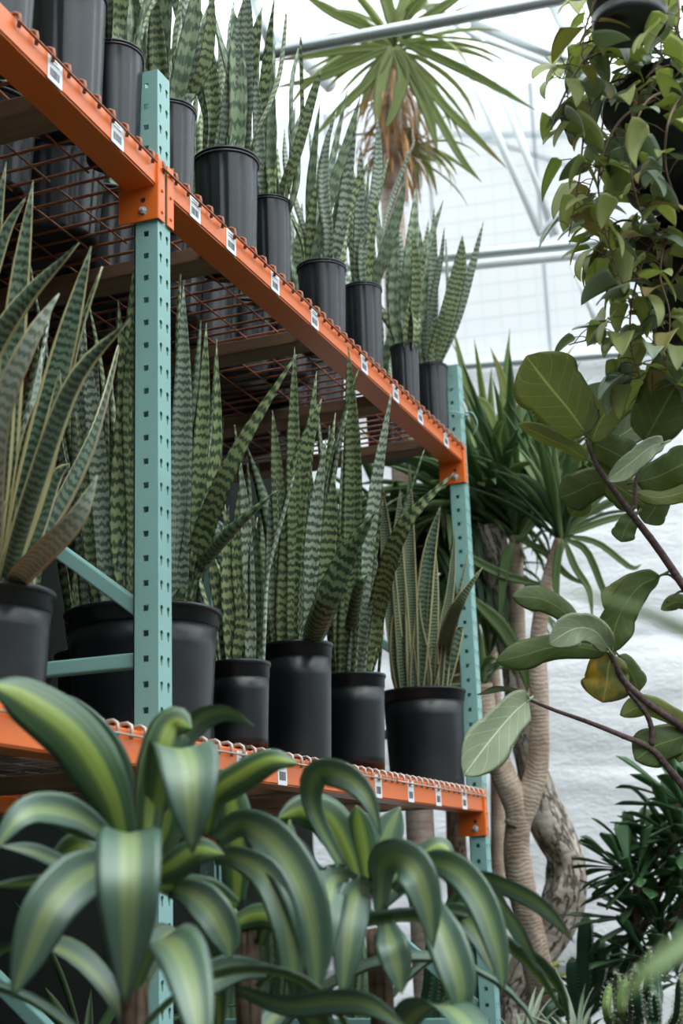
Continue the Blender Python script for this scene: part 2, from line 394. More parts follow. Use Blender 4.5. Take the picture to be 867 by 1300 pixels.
def leaf(mb, pts, side, wid, prof=wp_snake, n=14, m=5, cup=.18, th=.0025, mi=0, rnd=None, roll=(0, 0), wave=0.0, wf=6.0, mode=None):
    """pts: points or (3D list); side: constant side hint or 'F'/'U' (upper/under side turned to the viewer side of the aisle)"""
    C = crv(pts, n); rnd = random.random() if rnd is None else rnd
    L = 0; vs = []; uv = []; rd = []; ring = 2*m-2; ph = random.random()*6
    for i in range(n):
        t = (C[min(i+1, n-1)]-C[max(i-1, 0)]).normalized(); v = i/(n-1)
        if i: L += (C[i]-C[i-1]).length
        if isinstance(side, str):
            c = (CPOS-C[i]).normalized(); s = t.cross(c)
            if side == 'U': s = -s
        else: s = side-t*side.dot(t)
        s = s.normalized() if s.length > 1e-6 else t.orthogonal().normalized()
        nn = s.cross(t)
        r = math.radians(roll[0]+(roll[1]-roll[0])*v)
        if r: s, nn = s*math.cos(r)+nn*math.sin(r), nn*math.cos(r)-s*math.sin(r)
        w = wid*prof(v)
        top = []
        for j in range(m):
            a = -1+2*j/(m-1)
            p = C[i]+s*(a*w/2)+nn*(cup*w*(abs(a)**1.5))
            if wave: p += nn*(wave*wid*abs(a)*math.sin(v*wf*2+ph+a*1.3))
            top.append((p, (a+1)/2, a))
        for p, u_, a in top: vs.append(p); uv.append((u_, L)); rd.append((rnd, v, 0.0))
        for p, u_, a in reversed(top[1:-1]): vs.append(p-nn*(th*(1-a*a)+th*.25)); uv.append((u_, L)); rd.append((rnd, v, 1.0))
    fs = [(i*ring+j, i*ring+(j+1) % ring, (i+1)*ring+(j+1) % ring, (i+1)*ring+j) for i in range(n-1) for j in range(ring)]
    fs += [tuple(range(ring-1, -1, -1)), tuple((n-1)*ring+j for j in range(ring))]
    mb.add(vs, fs, uv, rd, mi)
def arc(base, az, el, L, bend, n=8, wob=0.0):
    """centre line that starts at elevation el and bends down by bend radians over its length"""
    p = Vector(base); out = [p.copy()]; a = az
    for i in range(n):
        e_ = el-bend*((i+.5)/n)**1.4; a += wob*math.sin(i*1.3)
        p = p+Vector((math.cos(a)*math.cos(e_), math.sin(a)*math.cos(e_), math.sin(e_)))*(L/n); out.append(p.copy())
    return out
def sidevec(az): return Vector((math.sin(az), -math.cos(az), 0))   # s with s x t = up for t = (cos az, sin az, 0)

# ================================================================== SETTING
mb = MB(); mb.box((-14, -10, -.1), (14, 16, 0)); struct(mb, 'floor', 'concrete', smooth=False)
# back wall: white insulated wall below, corrugated polycarbonate above
wdir = Vector((math.sin(math.radians(98.4))*1.0, -math.cos(math.radians(98.4))*1.0, 0)); wdir = Vector((.989, .146, 0)).normalized()
wn = Vector((-wdir.y, wdir.x, 0))           # away from camera
W0 = onY(700, 600, 8.0); W0.z = 0
def onWall(x, y, off=0.0):
    v = ray(x, y); q = W0-wn*off-CPOS; return CPOS+v*((q.dot(wn))/v.dot(wn))
zt = onWall(700, 456).z
def wall_slab(lo, hi, t=.12, half=9.0):
    m = MB(); m.obox(W0+Vector((0, 0, (lo+hi)/2))+wn*(t/2), wdir*half, wn*(t/2), Vector((0, 0, (hi-lo)/2))); return m
def wsurf():
    m = MB(); nx, nz_ = 150, 60; half = 7.0; vs = []; fs = []
    for k in range(nz_+1):
        for i in range(nx+1):
            x = -half+2*half*i/nx; z = zt*k/nz_
            b = .018*noise.noise(Vector((x*.8, z*6, 2)))+.012*noise.noise(Vector((x*3, z*9, 7)))
            for zc in (.88, 1.98, 2.62): b += -.030*math.exp(-((z-zc-.03*noise.noise(Vector((x*1.2, zc, 0))))/.035)**2)
            vs.append(W0+wdir*x-wn*(.02+b)+Vector((0, 0, z)))
    for k in range(nz_):
        for i in range(nx): a = k*(nx+1)+i; fs.append((a, a+1, a+nx+2, a+nx+1))
    m.add(vs, fs); return m
w = wsurf(); 
back = wall_slab(0, zt); w.add(back.v, back.f)
struct(w, 'wall_back', 'bubble_wall')
ROOFZ = 6.3
m = MB(); m.obox(W0+Vector((0, 0, (zt+ROOFZ)/2)), wdir*9, wn*.008, Vector((0, 0, (ROOFZ-zt)/2)))
o = struct(m, 'window_1', 'polycarbonate', smooth=False)
# dark wall added behind the rack to block light and blacken the gaps
m = MB(); m.box((-1.75, -3.0, 0), (-1.65, 7.2, 4.6)); struct(m, 'added_wall_left', 'dark_backing', smooth=False)
# gabled film roof
m = MB(); r0 = Vector((0, 0, 0))
def rp(x, y, z): return Vector((x, y, z))
for x0, z0, x1, z1 in ((-12, 4.2, -1.2, 8.2), (-1.2, 8.2, 9.6, 4.2)):
    m.add([rp(x0, -6, z0), rp(x1, -6, z1), rp(x1, 11, z1), rp(x0, 11, z0), rp(x0, -6, z0+.01), rp(x1, -6, z1+.01), rp(x1, 11, z1+.01), rp(x0, 11, z0+.01)],
          [(0, 3, 2, 1), (4, 5, 6, 7), (0, 1, 5, 4), (1, 2, 6, 5), (2, 3, 7, 6), (3, 0, 4, 7)])
struct(m, 'ceiling', 'roof_film', smooth=False)
def pipe(name, a, b, r, mat='white_pipe'):
    m = MB(); m.tube([a, b], r, 14); return struct(m, name, mat)
# roof steel, placed at real heights
def ext(a, b, e0, e1): d = (b-a).normalized(); return a-d*e0, b+d*e1
a, b = ext(onZ(340, 68, CAMZ+3.3), onZ(740, -7, CAMZ+3.3), 3.0, 2.0); pipe('trim_1', a, b, .026, 'steel_pipe')
a, b = ext(onZ(555, 328, CAMZ+3.5), onZ(790, 305, CAMZ+3.5), 4, 3); pipe('trim_2', a, b, .036, 'steel_pipe'); dz = Vector((0, 0, -.062)); pipe('trim_3', a+dz, b+dz, .030, 'white_pipe')
a, b = ext(onWall(585, 465, .08), onWall(857, 444, .08), 4, 3); pipe('trim_4', a, b, .025, 'steel_pipe')
k = 5
def tz(x, y): return onY(x, y, 7.7)
for (x0, y0, x1, y1, r, Y) in ((563, 15, 686, 297, .022, 7.55), (612, 52, 706, 297, .019, 7.75), (688, 297, 742, 236, .024, 7.5), (718, 318, 770, 438, .019, 7.8), (770, 440, 796, 410, .018, 7.8),
    (530, 0, 550, 12, .03, 7.2), (560, 20, 612, 52, .018, 7.8), (640, 88, 700, 300, .012, 8.0)):
    pipe('trim_%d' % k, onY(x0, y0, Y), onY(x1, y1, Y), r); k += 1
for (x0, y0, x1, y1, r, Y) in ((600, 30, 760, 92, .035, 8.0), (600, 44, 740, 98, .025, 8.0), (690, -20, 770, 150, .04, 8.2), (560, 170, 760, 172, .022, 8.2), (600, 172, 720, 210, .018, 8.2), (330, 20, 420, 110, .05, 8.0), (320, -10, 345, 60, .04, 7.6)):
    pipe('trim_%d' % k, onY(x0, y0, Y), onY(x1, y1, Y), r, 'steel_pipe' if k % 2 else 'white_pipe'); k += 1

# ================================================================== PALLET RACK
Y1, Y2 = 2.445, 4.725            # near faces of the two uprights
PW, PD = .056, .056              # front face width (along Y), side face depth (along X)
ZL0, ZL1 = CAMZ+.236, CAMZ+.303; ZU0, ZU1 = CAMZ+1.472, CAMZ+1.531
DEPTH = 1.07
rack = thing('pallet_rack', 'tall steel pallet rack with teal posts and orange beams', 'rack', (-.5, 3.0, 0))
S = .0508
def hole_ring(cx, cz, kind):
    if kind == 's': h = .0062; return [(cx-h, cz-h), (cx+h, cz-h), (cx+h, cz+h), (cx-h, cz+h)]
    pts = []
    for i in range(9):
        th = -.25*PI+i*(1.5*PI)/8; pts.append((cx+.0058*math.cos(th), cz+.004+.0058*math.sin(th)))
    pts += [(cx-.0022, cz-.011), (cx+.0022, cz-.011)]
    return pts
def face_holes(mb, O, ux, nrm, width, z0, z1, cols, kind, phase):
    """perforated sheet face: O origin at z=0, ux along the face, holes every 2 inches"""
    z = z0
    kk = math.floor((z0-phase)/S); uz = Vector((0, 0, 1))
    nxt = phase+S*(kk+.5)
    zs = [z0]; 
    while nxt < z1:
        if nxt > z0+.012: zs.append(nxt)
        nxt += S
    zs.append(z1); edges = [0]+[(cols[i]+cols[i+1])/2 for i in range(len(cols)-1)]+[width]
    for a, b in zip(zs[:-1], zs[1:]):
        hz = phase+S*round(((a+b)/2-phase)/S)
        for c, (x0, x1) in zip(cols, zip(edges[:-1], edges[1:])):
            if not (a+.014 < hz < b-.014):
                mb.add([O+ux*x0+uz*a, O+ux*x1+uz*a, O+ux*x1+uz*b, O+ux*x0+uz*b], [(0, 1, 2, 3)]); continue
            ring = hole_ring(c, hz, kind); n = len(ring)
            # outer loop sampled by angle so that the strip between loop and hole is clean
            def proj(px, pz):
                dx, dz_ = px-c, pz-hz; t = min((x1-c)/dx if dx > 1e-9 else (x0-c)/dx if dx < -1e-9 else 1e9, (b-hz)/dz_ if dz_ > 1e-9 else (a-hz)/dz_ if dz_ < -1e-9 else 1e9)
                return (c+dx*t, hz+dz_*t)
            corners = [(x0, a), (x1, a), (x1, b), (x0, b)]
            ang = lambda q: math.atan2(q[1]-hz, q[0]-c) % (2*PI)
            items = [(ang(q), q, proj(*q)) for q in ring]
            for q in corners:
                th = ang(q); # intersection of ray with ring polygon
                best = None
                for i in range(n):
                    p1, p2 = ring[i], ring[(i+1) % n]; d = (q[0]-c, q[1]-hz); e2 = (p2[0]-p1[0], p2[1]-p1[1])
                    den = d[0]*e2[1]-d[1]*e2[0]
                    if abs(den) < 1e-12: continue
                    t = ((p1[0]-c)*e2[1]-(p1[1]-hz)*e2[0])/den; s_ = ((p1[0]-c)*d[1]-(p1[1]-hz)*d[0])/den
                    if t > 0 and -1e-6 <= s_ <= 1+1e-6 and (best is None or t > best): best = t
                if best: items.append((th, (c+d_x(q, c)*best, hz+(q[1]-hz)*best), q))
            items.sort(key=lambda i: i[0]); N_ = len(items); vs = []
            for _, q, r_ in items:
                vs += [O+ux*q[0]+uz*q[1], O+ux*r_[0]+uz*r_[1], O+ux*q[0]+uz*q[1]-nrm*.0028]
            fs = []
            for i in range(N_):
                j = (i+1) % N_; fs.append((3*i, 3*i+1, 3*j+1, 3*j)); fs.append((3*i, 3*j, 3*j+2, 3*i+2))
            mb.add(vs, fs)
def d_x(q, c): return q[0]-c
def post(Xf, Yn, top, phase, flip=1):
    """C section post; outer corner at (Xf, Yn); flip -1 mirrors it for the rear row"""
    m = MB(); X = Vector((1, 0, 0)); Yv = Vector((0, 1, 0)); z0, z1 = .012, top
    A = Vector((Xf, Yn, 0)); B = Vector((Xf-flip*PD, Yn, 0))
    face_holes(m, B if flip > 0 else A, X, -Yv, PD, z0, z1, [PD/2], 's', phase)                 # near side, square holes
    face_holes(m, A, Yv, X*flip, PW, z0, z1, [PW*.25, PW*.75], 't', phase-.004)    # front, paired teardrops
    C_ = Vector((Xf, Yn+PW, 0)); D_ = Vector((Xf-flip*PD, Yn+PW, 0)); uz = Vector((0, 0, 1))
    face_holes(m, D_ if flip > 0 else C_, X, Yv, PD, z0, z1, [PD/2], 's', phase)
    t = .0028
    for base, d in ((B, Yv), (D_, -Yv)):     # return lips of the C
        m.obox(base+d*.008+Vector((flip*t/2, 0, (z0+z1)/2)), X*(t/2), Yv*.008, uz*((z1-z0)/2))
    # inner skins
    m.add([A+uz*z0-X*flip*t+Yv*t, C_+uz*z0-X*flip*t-Yv*t, C_+uz*z1-X*flip*t-Yv*t, A+uz*z1-X*flip*t+Yv*t], [(0, 1, 2, 3)] ) if False else None
    o = _part(m, 'upright_post', 'teal_paint', rack, smooth=False)
    bp = MB(); bp.box((min(Xf, Xf-flip*PD)-.03, Yn-.03, 0), (max(Xf, Xf-flip*PD)+.03, Yn+PW+.03, .012)); _part(bp, 'base_plate', 'teal_paint', rack, smooth=False, bevel=.002)
    return o
topU1 = CAMZ+1.758; topU2 = CAMZ+1.847
ph1 = CAMZ+1.7226; ph2 = CAMZ+1.7011
YN0 = Y1-2.28; KX = .0384
posts = [(0.0, Y1, topU1, ph1), (0.0, Y2, topU2, ph2), (KX*2.28, YN0, topU1, ph1)]
for X_, Y_, tp, ph in posts:
    post(X_, Y_, tp, ph, 1); post(X_-DEPTH, Y_, tp, ph, -1)
    yb = Y_+PW/2
    def br(z0, z1, xa=X_-PD*.6, xb=X_-DEPTH+PD*.6):
        m = MB(); a = Vector((xa, yb, z0)); b = Vector((xb, yb, z1)); d = (b-a); L = d.length; d.normalize(); n_ = d.cross(Vector((0, 1, 0)))
        m.obox((a+b)/2, d*(L/2), Vector((0, 1, 0))*.013, n_*.0155)
        _part(m, 'frame_brace', 'teal_paint', rack, smooth=False, bevel=.004)
    if Y_ == Y2:
        br(CAMZ+.522, CAMZ+.522); br(CAMZ-.415, CAMZ+.42); br(CAMZ-.44, CAMZ-.44); br(CAMZ+.6, CAMZ+1.4); br(.15, .15)
    else:
        br(CAMZ+.455, CAMZ+.455); br(CAMZ+.54, CAMZ+1.30); br(CAMZ-.42, CAMZ+.38); br(CAMZ-.5, CAMZ-.5); br(.15, .15)

def label_mesh(m, c, ux, uz, nrm, w=.05, h=.05):
    m.obox(c, ux*(w/2), uz*(h/2), nrm*.0006, 0)
    random.seed(int(c.y*1000) & 255)
    x = -w*.36
    while x < w*.30:      # bar code block
        bw = random.choice((.0008, .0014, .002)); m.obox(c+ux*(x+bw/2)-uz*(h*.17)+nrm*.0008, ux*(bw/2), uz*(h*.16), nrm*.0002, 1); x += bw+random.choice((.0009, .0016))
    for i, (a, b) in enumerate(((-.36, .2), (-.36, .3))):
        m.obox(c+ux*(w*(a+b)/2)+uz*(h*(.34-.13*i))+nrm*.0008, ux*(w*(b-a)/2*.9), uz*.0009, nrm*.0002, 1)
def beam(a, b, z0, z1, rear, labels=(), conn=True):
    """a, b: near and far end points (front line at top edge height ignored)"""
    a = Vector((a[0], a[1], 0)); b = Vector((b[0], b[1], 0)); d = (b-a).normalized(); L = (b-a).length
    inn = Vector((-d.y, d.x, 0))          # away from the aisle
    if rear: inn = -inn
    m = MB(); D = .077; H = z1-z0; st = .018
    prof = [(0, 0), (0, H), (.040, H), (.040, H-st), (D, H-st), (D, 0)]
    for i in range(1): pass
    n = len(prof); vs = [a+inn*x+Vector((0, 0, z0+z)) for x, z in prof]+[b+inn*x+Vector((0, 0, z0+z)) for x, z in prof]
    m.add(vs, [(i, (i+1) % n, n+(i+1) % n, n+i) for i in range(n)]+[tuple(range(n)), tuple(range(2*n-1, n-1, -1))])
    bo = _part(m, 'shelf_beam', 'orange_paint', rack, smooth=False, bevel=.004)
    # end connectors wrap the posts
    for end, sg in ((a, -1), (b, 1)):
        m = MB(); hz0 = z0-.078; hz1 = z1+.014
        e_ = end+d*(sg*.0)
        c0 = e_+inn*(.046-.004)+Vector((0, 0, (hz0+hz1)/2))
        m.obox(c0-d*(sg*.002), inn*.0475, d*.002, Vector((0, 0, (hz1-hz0)/2)))
        fl = e_-inn*.0045+d*(sg*.0125)+Vector((0, 0, (hz0+hz1)/2-.004))
        m.obox(fl, d*.0145, inn*.002, Vector((0, 0, (hz1-hz0)/2-.004)))
        for q in range(3):       # rivets pressed into the front flange
            cc = fl-inn*.003+Vector((0, 0, (q-1)*S)); m.tube([cc+inn*.002, cc-inn*.0022], [.0055, .0038], 10)
        cb = _part(m, 'end_connector', 'orange_paint', bo, smooth=False, bevel=.0015)
        mm = MB(); hc = c0-inn*.012+Vector((0, 0, -(hz1-hz0)/2+.024)); ax = d*(-sg)
        mm.tube([hc-d*(sg*.002)*-1, hc+ax*.009], .0085, 6); mm.tube([hc, hc+ax*.015], .004, 8); mm.tube([hc, hc+ax*.004], .012, 14)
        _part(mm, 'bolt', 'steel_bolt', bo, smooth=False)
        mh = MB(); hh = hc+Vector((0, 0, .024)); mh.tube([hh+ax*.0042, hh+ax*.0048], .0058, 12); _part(mh, 'bolt_hole', 'hole_dark', bo, smooth=False)
    for px in labels:
        # label is stuck where its column meets the beam face
        Yc = px; t = (Yc-a.y)/(b.y-a.y); c = a.lerp(b, t)+Vector((0, 0, (z0+z1)/2-.002))-inn*.0008
        m = MB(); label_mesh(m, c, d, Vector((0, 0, 1)), -inn, .052, (z1-z0)*.92); _part(m, 'price_label', ['label_white', 'label_print'], bo, smooth=False)
    return bo
def yAt(x, y): return onX(x, y, 0).y
LU = [yAt(x, 20+.932*x) for x in (252, 300, 353, 404, 464, 505, 536, 568)]
LU = [2.62]+[yAt(x, y) for x, y in ((293, 305), (349, 357), (399, 402), (462, 460), (502, 495), (533, 523), (566, 557))]
LL = [yAt(x, y) for x, y in ((307, 973), (358, 982), (480, 997), (521, 1001), (556, 1006), (589, 1010))]
ys0, ys1 = Y1+PW+.004, Y2-.004
for z0, z1, lab in ((ZU0, ZU1, LU), (ZL0, ZL1, LL)):
    beam((0, ys0), (0, ys1), z0, z1, False, lab)
    beam((-DEPTH, ys0), (-DEPTH, ys1), z0, z1, True)
xn = KX*2.28
for z0, z1, lab in ((ZU0, ZU1, [1.30, 1.62, yAt(60, 72), yAt(145, 156)]), (ZL0, ZL1, [1.4, 1.75])):
    beam((xn, YN0+PW+.004), (0, Y1-.004), z0, z1, False, lab)
    beam((xn-DEPTH, YN0+PW+.004), (-DEPTH, Y1-.004), z0, z1, True)
# timber cross bars under the decks
def crossbars(z1, ys, tag):
    for i, y in enumerate(ys):
        x = KX*max(0, Y1-y); m = MB(); m.box((x-DEPTH+.045, y-.045, z1-.056), (x-.045, y+.045, z1-.019))
        o = m.build('timber_crossbar', 'wood', None, smooth=False, bevel=.003, origin=(x-DEPTH/2, y, z1-.056))
        o['category'] = 'board'; o['label'] = 'brown timber crossbar under the %s, %s' % tag[i]; o['group'] = 'timber crossbars under the decks'
PLU = 'top shelf'; PLL = 'lower shelf'
crossbars(ZU1, [1.25, 1.72, 2.12], [('top shelf', 'third before the near teal post'), ('top shelf', 'second before the near teal post'), ('top shelf', 'closest before the near teal post')])
crossbars(ZU1, [2.86, 3.45, 4.05, 4.55], [('top shelf', 'first past the near teal post'), ('top shelf', 'second past the near teal post'), ('top shelf', 'third past the near teal post'), ('top shelf', 'closest to the far teal post')])
crossbars(ZL1, [1.72, 2.12], [('lower shelf', 'second before the near teal post'), ('lower shelf', 'closest before the near teal post')])
crossbars(ZL1, [2.9, 3.5, 4.1, 4.55], [('lower shelf', 'first past the near teal post'), ('lower shelf', 'second past the near teal post'), ('lower shelf', 'third past the near teal post'), ('lower shelf', 'closest to the far teal post')])
# wire decks: cross wires hooked over the front beam
def deck(y0, y1, ztop, mats, label, fold=.024):
    m = MB(); y = y0+.02; R = .0026; nx = int((y1-y0-.03)/.0535)
    for i in range(nx+1):
        yy = y0+.015+(y1-y0-.03)*i/nx; xo = KX*max(0, Y1-yy)
        z = ztop+R
        m.tube([(xo-1.05, yy, z), (xo-.5, yy, z), (xo-.03, yy, z), (xo-.014, yy, z+.0055), (xo-.002, yy, z+.0065), (xo+.0065, yy, z+.001), (xo+.0082, yy, z-.010), (xo+.0060, yy, z-fold)], R*1.5, 7)
    def lw(x, z, r=R): 
        m.tube([(x+KX*max(0, Y1-y0-.004), y0+.004, z), (x+KX*max(0, Y1-y1+.004), y1-.004, z)], r, 6)
    lw(.0108, ztop-fold*.62)
    for i in range(11): lw(-.06-.098*i, ztop-R*.6)
    for i in range(3):
        yy = y0+(y1-y0)*(i+.5)/3; xo = KX*max(0, Y1-yy)
    o = m.build('wire_deck', mats, None, origin=(-.5, (y0+y1)/2, ztop)); o['category'] = 'wire shelf'; o['label'] = label; o['group'] = 'wire mesh decks'
    ch = MB()
    return o
def y_(x): return yAt(x, 20+.932*x)
yb1, yb2 = y_(291), y_(405)
deck(Y1+.0, yb1-.035, ZU1, 'rusty_wire', 'short wire deck on the top shelf just past the near teal post')
deck(yb1+.0, yb2-.005, ZU1, 'rusty_wire', 'middle wire deck on the top shelf under the ribbed black pots')
deck(yb2+.008, Y2-.01, ZU1, 'rusty_wire', 'wire deck on the top shelf ending at the far teal post')
deck(Y1-.58, Y1-.02, ZU1, 'rusty_wire', 'wire deck on the top shelf ending at the near teal post')
deck(Y1-1.2, Y1-.66, ZU1, 'rusty_wire', 'wire deck on the top shelf in the upper left corner')
deck(Y1+.0, 2.949, ZL1, 'grey_wire', 'short wire deck on the lower shelf just past the near teal post')
deck(2.96, 3.80, ZL1, 'grey_wire', 'middle wire deck on the lower shelf under the tall smooth pots')
deck(3.815, Y2-.01, ZL1, 'grey_wire', 'wire deck on the lower shelf ending at the far teal post')
deck(Y1-.36, Y1-.0, ZL1, 'grey_wire', 'wire deck on the lower shelf ending at the near teal post')
deck(Y1-1.2, Y1-.40, ZL1, 'grey_wire', 'wire deck on the lower shelf at the left edge')
# tie wire round the far post
m = MB(); zc = CAMZ+1.655; m.tube([(.012*math.cos(t)*4-.028+0, Y2+PW/2+.05*math.sin(t), zc+.004*math.sin(3*t)) for t in [i*2*PI/24 for i in range(25)]], .0025, 6, cap=False)
m.tube(crv([(.02, Y2+.0, zc), (.05, Y2-.01, zc-.01), (.062, Y2, zc-.05), (.04, Y2+.01, zc-.085)], 12), .0028, 6)
o = m.build('tie_wire', 'teal_paint', None, origin=(0, Y2, zc)); o['category'] = 'wire'; o['label'] = 'teal tie wire looped round the far rack post above the beam'

# ================================================================== POTTED SNAKE PLANTS
def pot_parts(t, c, D, H, kind, seed=0):
    """kind: ribbed (upper shelf), smooth (lower shelf)"""
    R = D/2; c = Vector(c)
    if kind == 'ribbed':
        nf = 11; taper = .84
        def fl(th, z):
            if z > H-D*.13 or z < H*.05: return 0
            q = (th*nf/(2*PI)+seed*.3) % 1.0
            return -.030*(1 if q < .24 else 0)+.006*math.sin(th*3+seed)
        prof = [(R*taper*.9, 0), (R*taper, .004), (R*taper+R*.01, H*.05), (R*(taper+.02), H*.07)]
        prof += [(R*(taper+.02+(.955-taper-.02)*(k/6)), H*.07+(H*.93-D*.14)*k/6) for k in range(1, 7)]
        prof += [(R*.962, H-D*.10), (R*.965, H-D*.05)]
        body = MB(); body.lathe(c, prof, 110, flute=fl)
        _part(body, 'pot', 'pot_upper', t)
        rim = MB(); h = D*.034
        def ring(z):
            return [(R*.965, z-h*.5), (R*1.0, z-h*.5), (R*1.012, z-h*.25), (R*1.012, z+h*.25), (R*1.0, z+h*.5), (R*.965, z+h*.5)]
        rim.lathe(c, [(R*.94, H-h*3.2)]+ring(H-h*2.3)+ring(H-h*.7)+[(R*.92, H-h*.3), (R*.92, H-h*3)], 56, caps=False)
        _part(rim, 'pot_rim', 'pot_upper', t)
    else:
        taper = .86
        prof = [(R*taper*.93, 0), (R*taper, .006), (R*taper, H*.02)]+[(R*(taper+(.955-taper)*k/5), H*.02+(H*.98-.034)*k/5) for k in range(1, 6)]
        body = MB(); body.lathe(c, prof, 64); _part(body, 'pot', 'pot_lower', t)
        rim = MB(); rim.lathe(c, [(R*.94, H-.04), (R*.975, H-.037), (R*.980, H-.013), (R*1.005, H-.011), (R*1.025, H-.008), (R*1.028, H-.003), (R*1.015, H), (R*.95, H), (R*.94, H-.03)], 64, caps=False)
        _part(rim, 'pot_rim', 'pot_lower', t)
    so_ = MB(); random.seed(seed); vs = [c+Vector((0, 0, H*.90))]; k = 28; fs = []
    for rr in (.35, .65, .93):
        for j in range(k): vs.append(c+Vector((R*rr*math.cos(2*PI*j/k), R*rr*math.sin(2*PI*j/k), H*.90+random.uniform(-.006, .006))))
    for j in range(k): fs.append((0, 1+j, 1+(j+1) % k))
    for i in range(2):
        for j in range(k): fs.append((1+i*k+j, 1+(i+1)*k+j, 1+(i+1)*k+(j+1) % k, 1+i*k+(j+1) % k))
    so_.add(vs, fs); _part(so_, 'soil', 'soil', t)

LPARTS = {}
def snake(c, D, H, n, hmin, hmax, wid, seed, mats, label, kind='smooth', traced=(), group=None, lean=.10, name='potted_snake_plant', cup=.20, detail=14, lim=None):
    random.seed(seed); t = thing(name, label, 'potted plant', c, group)
    pot_parts(t, c, D, H, kind, seed); R = D/2; base = Vector(c)+Vector((0, 0, H*.88))
    fm = MB(); used = []
    for i in range(n):
        for _ in range(30):
            a = random.uniform(0, 2*PI); q = math.sqrt(random.random())*R*.78; p = (q*math.cos(a), q*math.sin(a))
            if all((p[0]-u[0])**2+(p[1]-u[1])**2 > (wid*.55)**2 for u in used): break
        used.append(p); h = random.uniform(hmin, hmax); ln = lean*(q/R)*1.2+random.uniform(-.03, .05)
        az = a+random.uniform(-.5, .5); b0 = base+Vector((p[0], p[1], 0))
        if lim and b0.z+h > lim: h = lim-b0.z-random.random()*.08
        pts = [b0]; ph = random.uniform(0, 6)
        for k in range(1, 6):
            f_ = k/5; pts.append(b0+Vector((math.cos(az)*ln*h*f_**1.5*2.0+.022*math.sin(ph+f_*4.5), math.sin(az)*ln*h*f_**1.5*2.0+.022*math.cos(ph*1.7+f_*3.9), h*f_)))
        sa = a+PI/2+random.uniform(-.7, .7); sd = Vector((math.cos(sa), math.sin(sa), 0))
        leaf(fm, pts, sd, wid*random.uniform(.72, 1.18), wp_snake, detail, 5, cup, .0032, mi=i % len(mats), roll=(random.uniform(-18, 18), random.uniform(-50, 50)), wave=.03)
    for tr in traced:
        pts, w, mi = tr[0], tr[1], tr[2]; side = tr[3] if len(tr) > 3 else 'F'; rl = tr[4] if len(tr) > 4 else (random.uniform(-15, 15), random.uniform(-20, 20))
        dd = (base-CPOS).dot(fw); q = []
        for k, pp in enumerate(pts):
            d = pp[2] if len(pp) > 2 else dd-.01-R*.35
            q.append(P(pp[0], pp[1], d))
        wm = w*q[0].__sub__(CPOS).dot(fw)/F
        off = Vector((base.x-q[0].x, base.y-q[0].y, 0)); dist = off.length
        sh = off*max(0, 1-.62*R/max(dist, 1e-6)) if dist > .62*R else Vector((0, 0, 0)); sh.z = base.z-q[0].z
        for k in range(len(q)): q[k] = q[k]+sh*max(0, 1-k/(len(q)-1))**1.5
        top_ = q[0]+Vector((0, 0, .05)); q.insert(1, top_.lerp(q[0]+(q[1]-q[0]).normalized()*.05, .5))
        leaf(fm, q, side, wm, wp_snake, 18, 7, cup, .0035, mi=mi, roll=rl, wave=.02)
    _part(fm, 'foliage', mats, t)
    return t

def potpos(px, py, w, X=None, zdeck=0.0):
    R_ = .12
    for i in range(30):
        X_ = -(R_+.028) if X is None else X
        q = onX(px, py, X_); d = (q-CPOS).dot(fw); R_ = w*d/F/2
    return Vector((q.x, q.y, zdeck)), 2*R_, q.z-zdeck
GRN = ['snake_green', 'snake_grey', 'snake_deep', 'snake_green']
GRU = ['snake_coarse', 'snake_grey', 'snake_green', 'snake_coarse']
# ---- upper shelf, front row (rim centre px, py, width px)
UP = [('A', 8, -32, 92), ('B', 86, -2, 100), ('C', 148, 74, 76), ('E', 214, 142, 70), ('D', 287, 205, 84), ('F', 341, 259, 58), ('H', 408, 340, 63), ('I', 459, 367, 52), ('K', 513, 441, 37), ('L', 547, 466, 42)]
ulab = {'A': 'ribbed black pot at the very left end of the top shelf',
 'B': 'large ribbed black pot of snake plants second from the left on the top shelf',
 'C': 'dented ribbed black pot of snake plants just left of the near teal post, top shelf',
 'E': 'ribbed black pot of snake plants directly behind the near teal post, top shelf',
 'D': 'widest ribbed black pot of snake plants right of the near teal post, top shelf',
 'F': 'ribbed black pot of snake plants between the widest and the squat pot, top shelf',
 'H': 'squat ribbed black pot of snake plants at the middle of the top shelf',
 'I': 'tall ribbed black pot of snake plants right of the squat one, top shelf',
 'K': 'small ribbed black pot second from the far end of the top shelf front row',
 'L': 'ribbed black pot with spreading snake leaves at the far end of the top shelf'}
